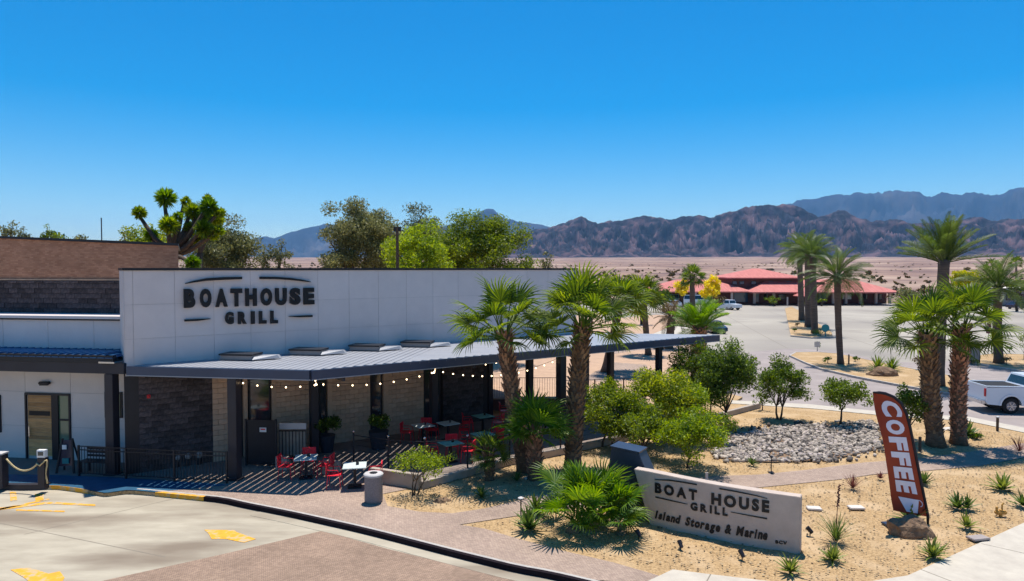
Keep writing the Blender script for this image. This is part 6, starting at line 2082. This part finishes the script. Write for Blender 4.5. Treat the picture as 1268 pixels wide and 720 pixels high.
# small red porch
MB().prism([(X(975), rbY - 6), (X(990), rbY - 6), (X(990), rbY - 3.1), (X(975), rbY - 3.1)], 1.75, 1.95).build('porch_eave', M_rtile, far)
P = [(X(974), rbY - 6.2, 1.96), (X(991), rbY - 6.2, 1.96), (X(991), rbY - 3, 1.96), (X(974), rbY - 3, 1.96), ((X(974) + X(991)) / 2, rbY - 4.6, 2.9)]
MB().add(P, [(0, 1, 4), (1, 2, 4), (2, 3, 4), (3, 0, 4), (3, 2, 1, 0)]).build('porch_roof', M_rtile, far)
for px in (975.5, 989.5): MB().box((X(px, rbY - 6), rbY - 5.8, .87), (.25, .25, 1.74)).build('porch_post', M_cream, far)
gb_ = thing('grey_building', 'low grey building at the far right behind the parked dark cars', 'building', (PY(1260, 380, 140).x, 140, 0))
a = PY(1238, 377, 140).x; c = PY(1330, 377, 140).x
MB().prism([(a, 140), (c, 140), (c, 152), (a, 152)], 0, 3.2).build('wall', M_greyw, gb_)
MB().prism([(a - .6, 139.4), (c + .6, 139.4), (c + .6, 152.6), (a - .6, 152.6)], 3.2, 3.5).build('roof', M_slabw, gb_)
for k in range(5):
    f = MB().box((a + 2 + k * 3, 139.96, 1.7), (1.6, .08, 1.3)).build('window', M_black, gb_)
    MB().box((a + 2 + k * 3, 139.9, 1.7), (1.4, .05, 1.1)).build('pane', M_glass, f)

# yellow flowering shrubs and greenery round it
def ft(label, box, Y, lm, seed, **kw):
    kw.setdefault('clumps', 26); kw.setdefault('per', 26); kw.setdefault('lsize', .3); kw.setdefault('clump_f', .34)
    return tree_px('distant_tree', label, box, Y, lm, seed=seed, group='trees by the parking lot', trunk_r=.2, **kw)
ft('yellow flowering tree right of the round headed palm', (864, 338, 898, 382), 120, L_bloom, 150, per=90)
ft('yellow flowering tree left of the round headed palm', (834, 342, 856, 378), 124, L_bloom, 151, per=90)
ft('green tree below the yellow blossoms', (874, 364, 900, 384), 122, L_brownb, 152)
ft('dark round tree behind the small white car', (806, 350, 838, 384), 118, L_dark, 153)
ft('olive tree left of the dark round tree above the canopy', (778, 345, 812, 392), 92, L_mid, 154)
ft('yellow flowering tree behind the two right palms', (1174, 326, 1216, 372), 110, L_bloom, 155, per=90)
ft('wide green tree left of the side island palm', (1200, 336, 1240, 380), 118, L_mid, 156)
ft('green tree right of the side island palm', (1240, 338, 1280, 378), 122, L_mid, 157)
ft('olive tree behind the tallest palm trunk', (1106, 352, 1140, 384), 120, L_olive, 158)
ft('green shrubs before the far building, left of the narrow island', (946, 366, 974, 378), 140, L_mid, 159, clumps=12)
ft('green shrubs before the far building, right of the row of palms', (1012, 368, 1024, 378), 140, L_mid, 160, clumps=8)
ft('dark tree just behind the left roof of the far building', (886, 337, 908, 362), 180, L_dark, 161, clumps=12)
# far desert scrub, one mass of small bushes
def scrub():
    r = np.random.RandomState(11); V = []; F = []
    k = 0
    for i in range(2200):
        d = 175 + 900 * r.rand() ** 1.3; a = R(r.uniform(-38, 40))
        x = d * math.sin(a); y = d * math.cos(a)
        if y < 172: continue
        z0 = -.14 + (0.0185 * max(0, d - 300))
        s = r.uniform(.5, 1.6) * (1.6 if r.rand() > .93 else 1)
        c = np.array([[x + r.uniform(-s, s) * .6, y + r.uniform(-s, s) * .6, z0 + s * r.uniform(.2, .9)] for _ in range(14)])
        for p in c:
            dv = r.normal(size=3) * s * .4; ev = r.normal(size=3) * s * .3
            V += [p - dv, p + ev, p + dv, p - ev]; F.append((k, k + 1, k + 2, k + 3)); k += 4
    return stuff(tag(npmesh('desert_scrub', np.array(V), np.array(F), L_brownb), 'scattered low scrub over the far desert plain', 'scrub'))
scrub()

# red alarm strobe on the dark stone wall
q = on_plane(184, 491, Vector((*wl(0, -.04), 0)), wn3)
al = thing('alarm_light', 'small red alarm light on the dark block wall', 'alarm light', (q.x, q.y, q.z), ANG)
MB().box((0, -.03, 0), (.12, .05, .14)).build('base', M_tail, al, world=False, bevel=.01)
MB().sphere((0, -.07, 0), .035, 8, 5).build('lens', M_tail, al, world=False)

# ------------------------------------------------------------------ air
hz = MB().box((0, 8000, 700), (36000, 24000, 1403)).build('haze', MATS['joint'])
hm = bpy.data.materials.new('haze_air'); hm.use_nodes = True
ht = hm.node_tree; ht.nodes.clear()
hv = ht.nodes.new('ShaderNodeVolumePrincipled')
hv.inputs['Color'].default_value = (0.22, 0.56, 1.0, 1)
hv.inputs['Density'].default_value = 3.2e-5
ho = ht.nodes.new('ShaderNodeOutputMaterial')
ht.links.new(hv.outputs[0], ho.inputs['Volume'])
hz.data.materials.clear(); hz.data.materials.append(hm)
stuff(tag(hz, 'pale blue air over the whole desert', 'haze'))
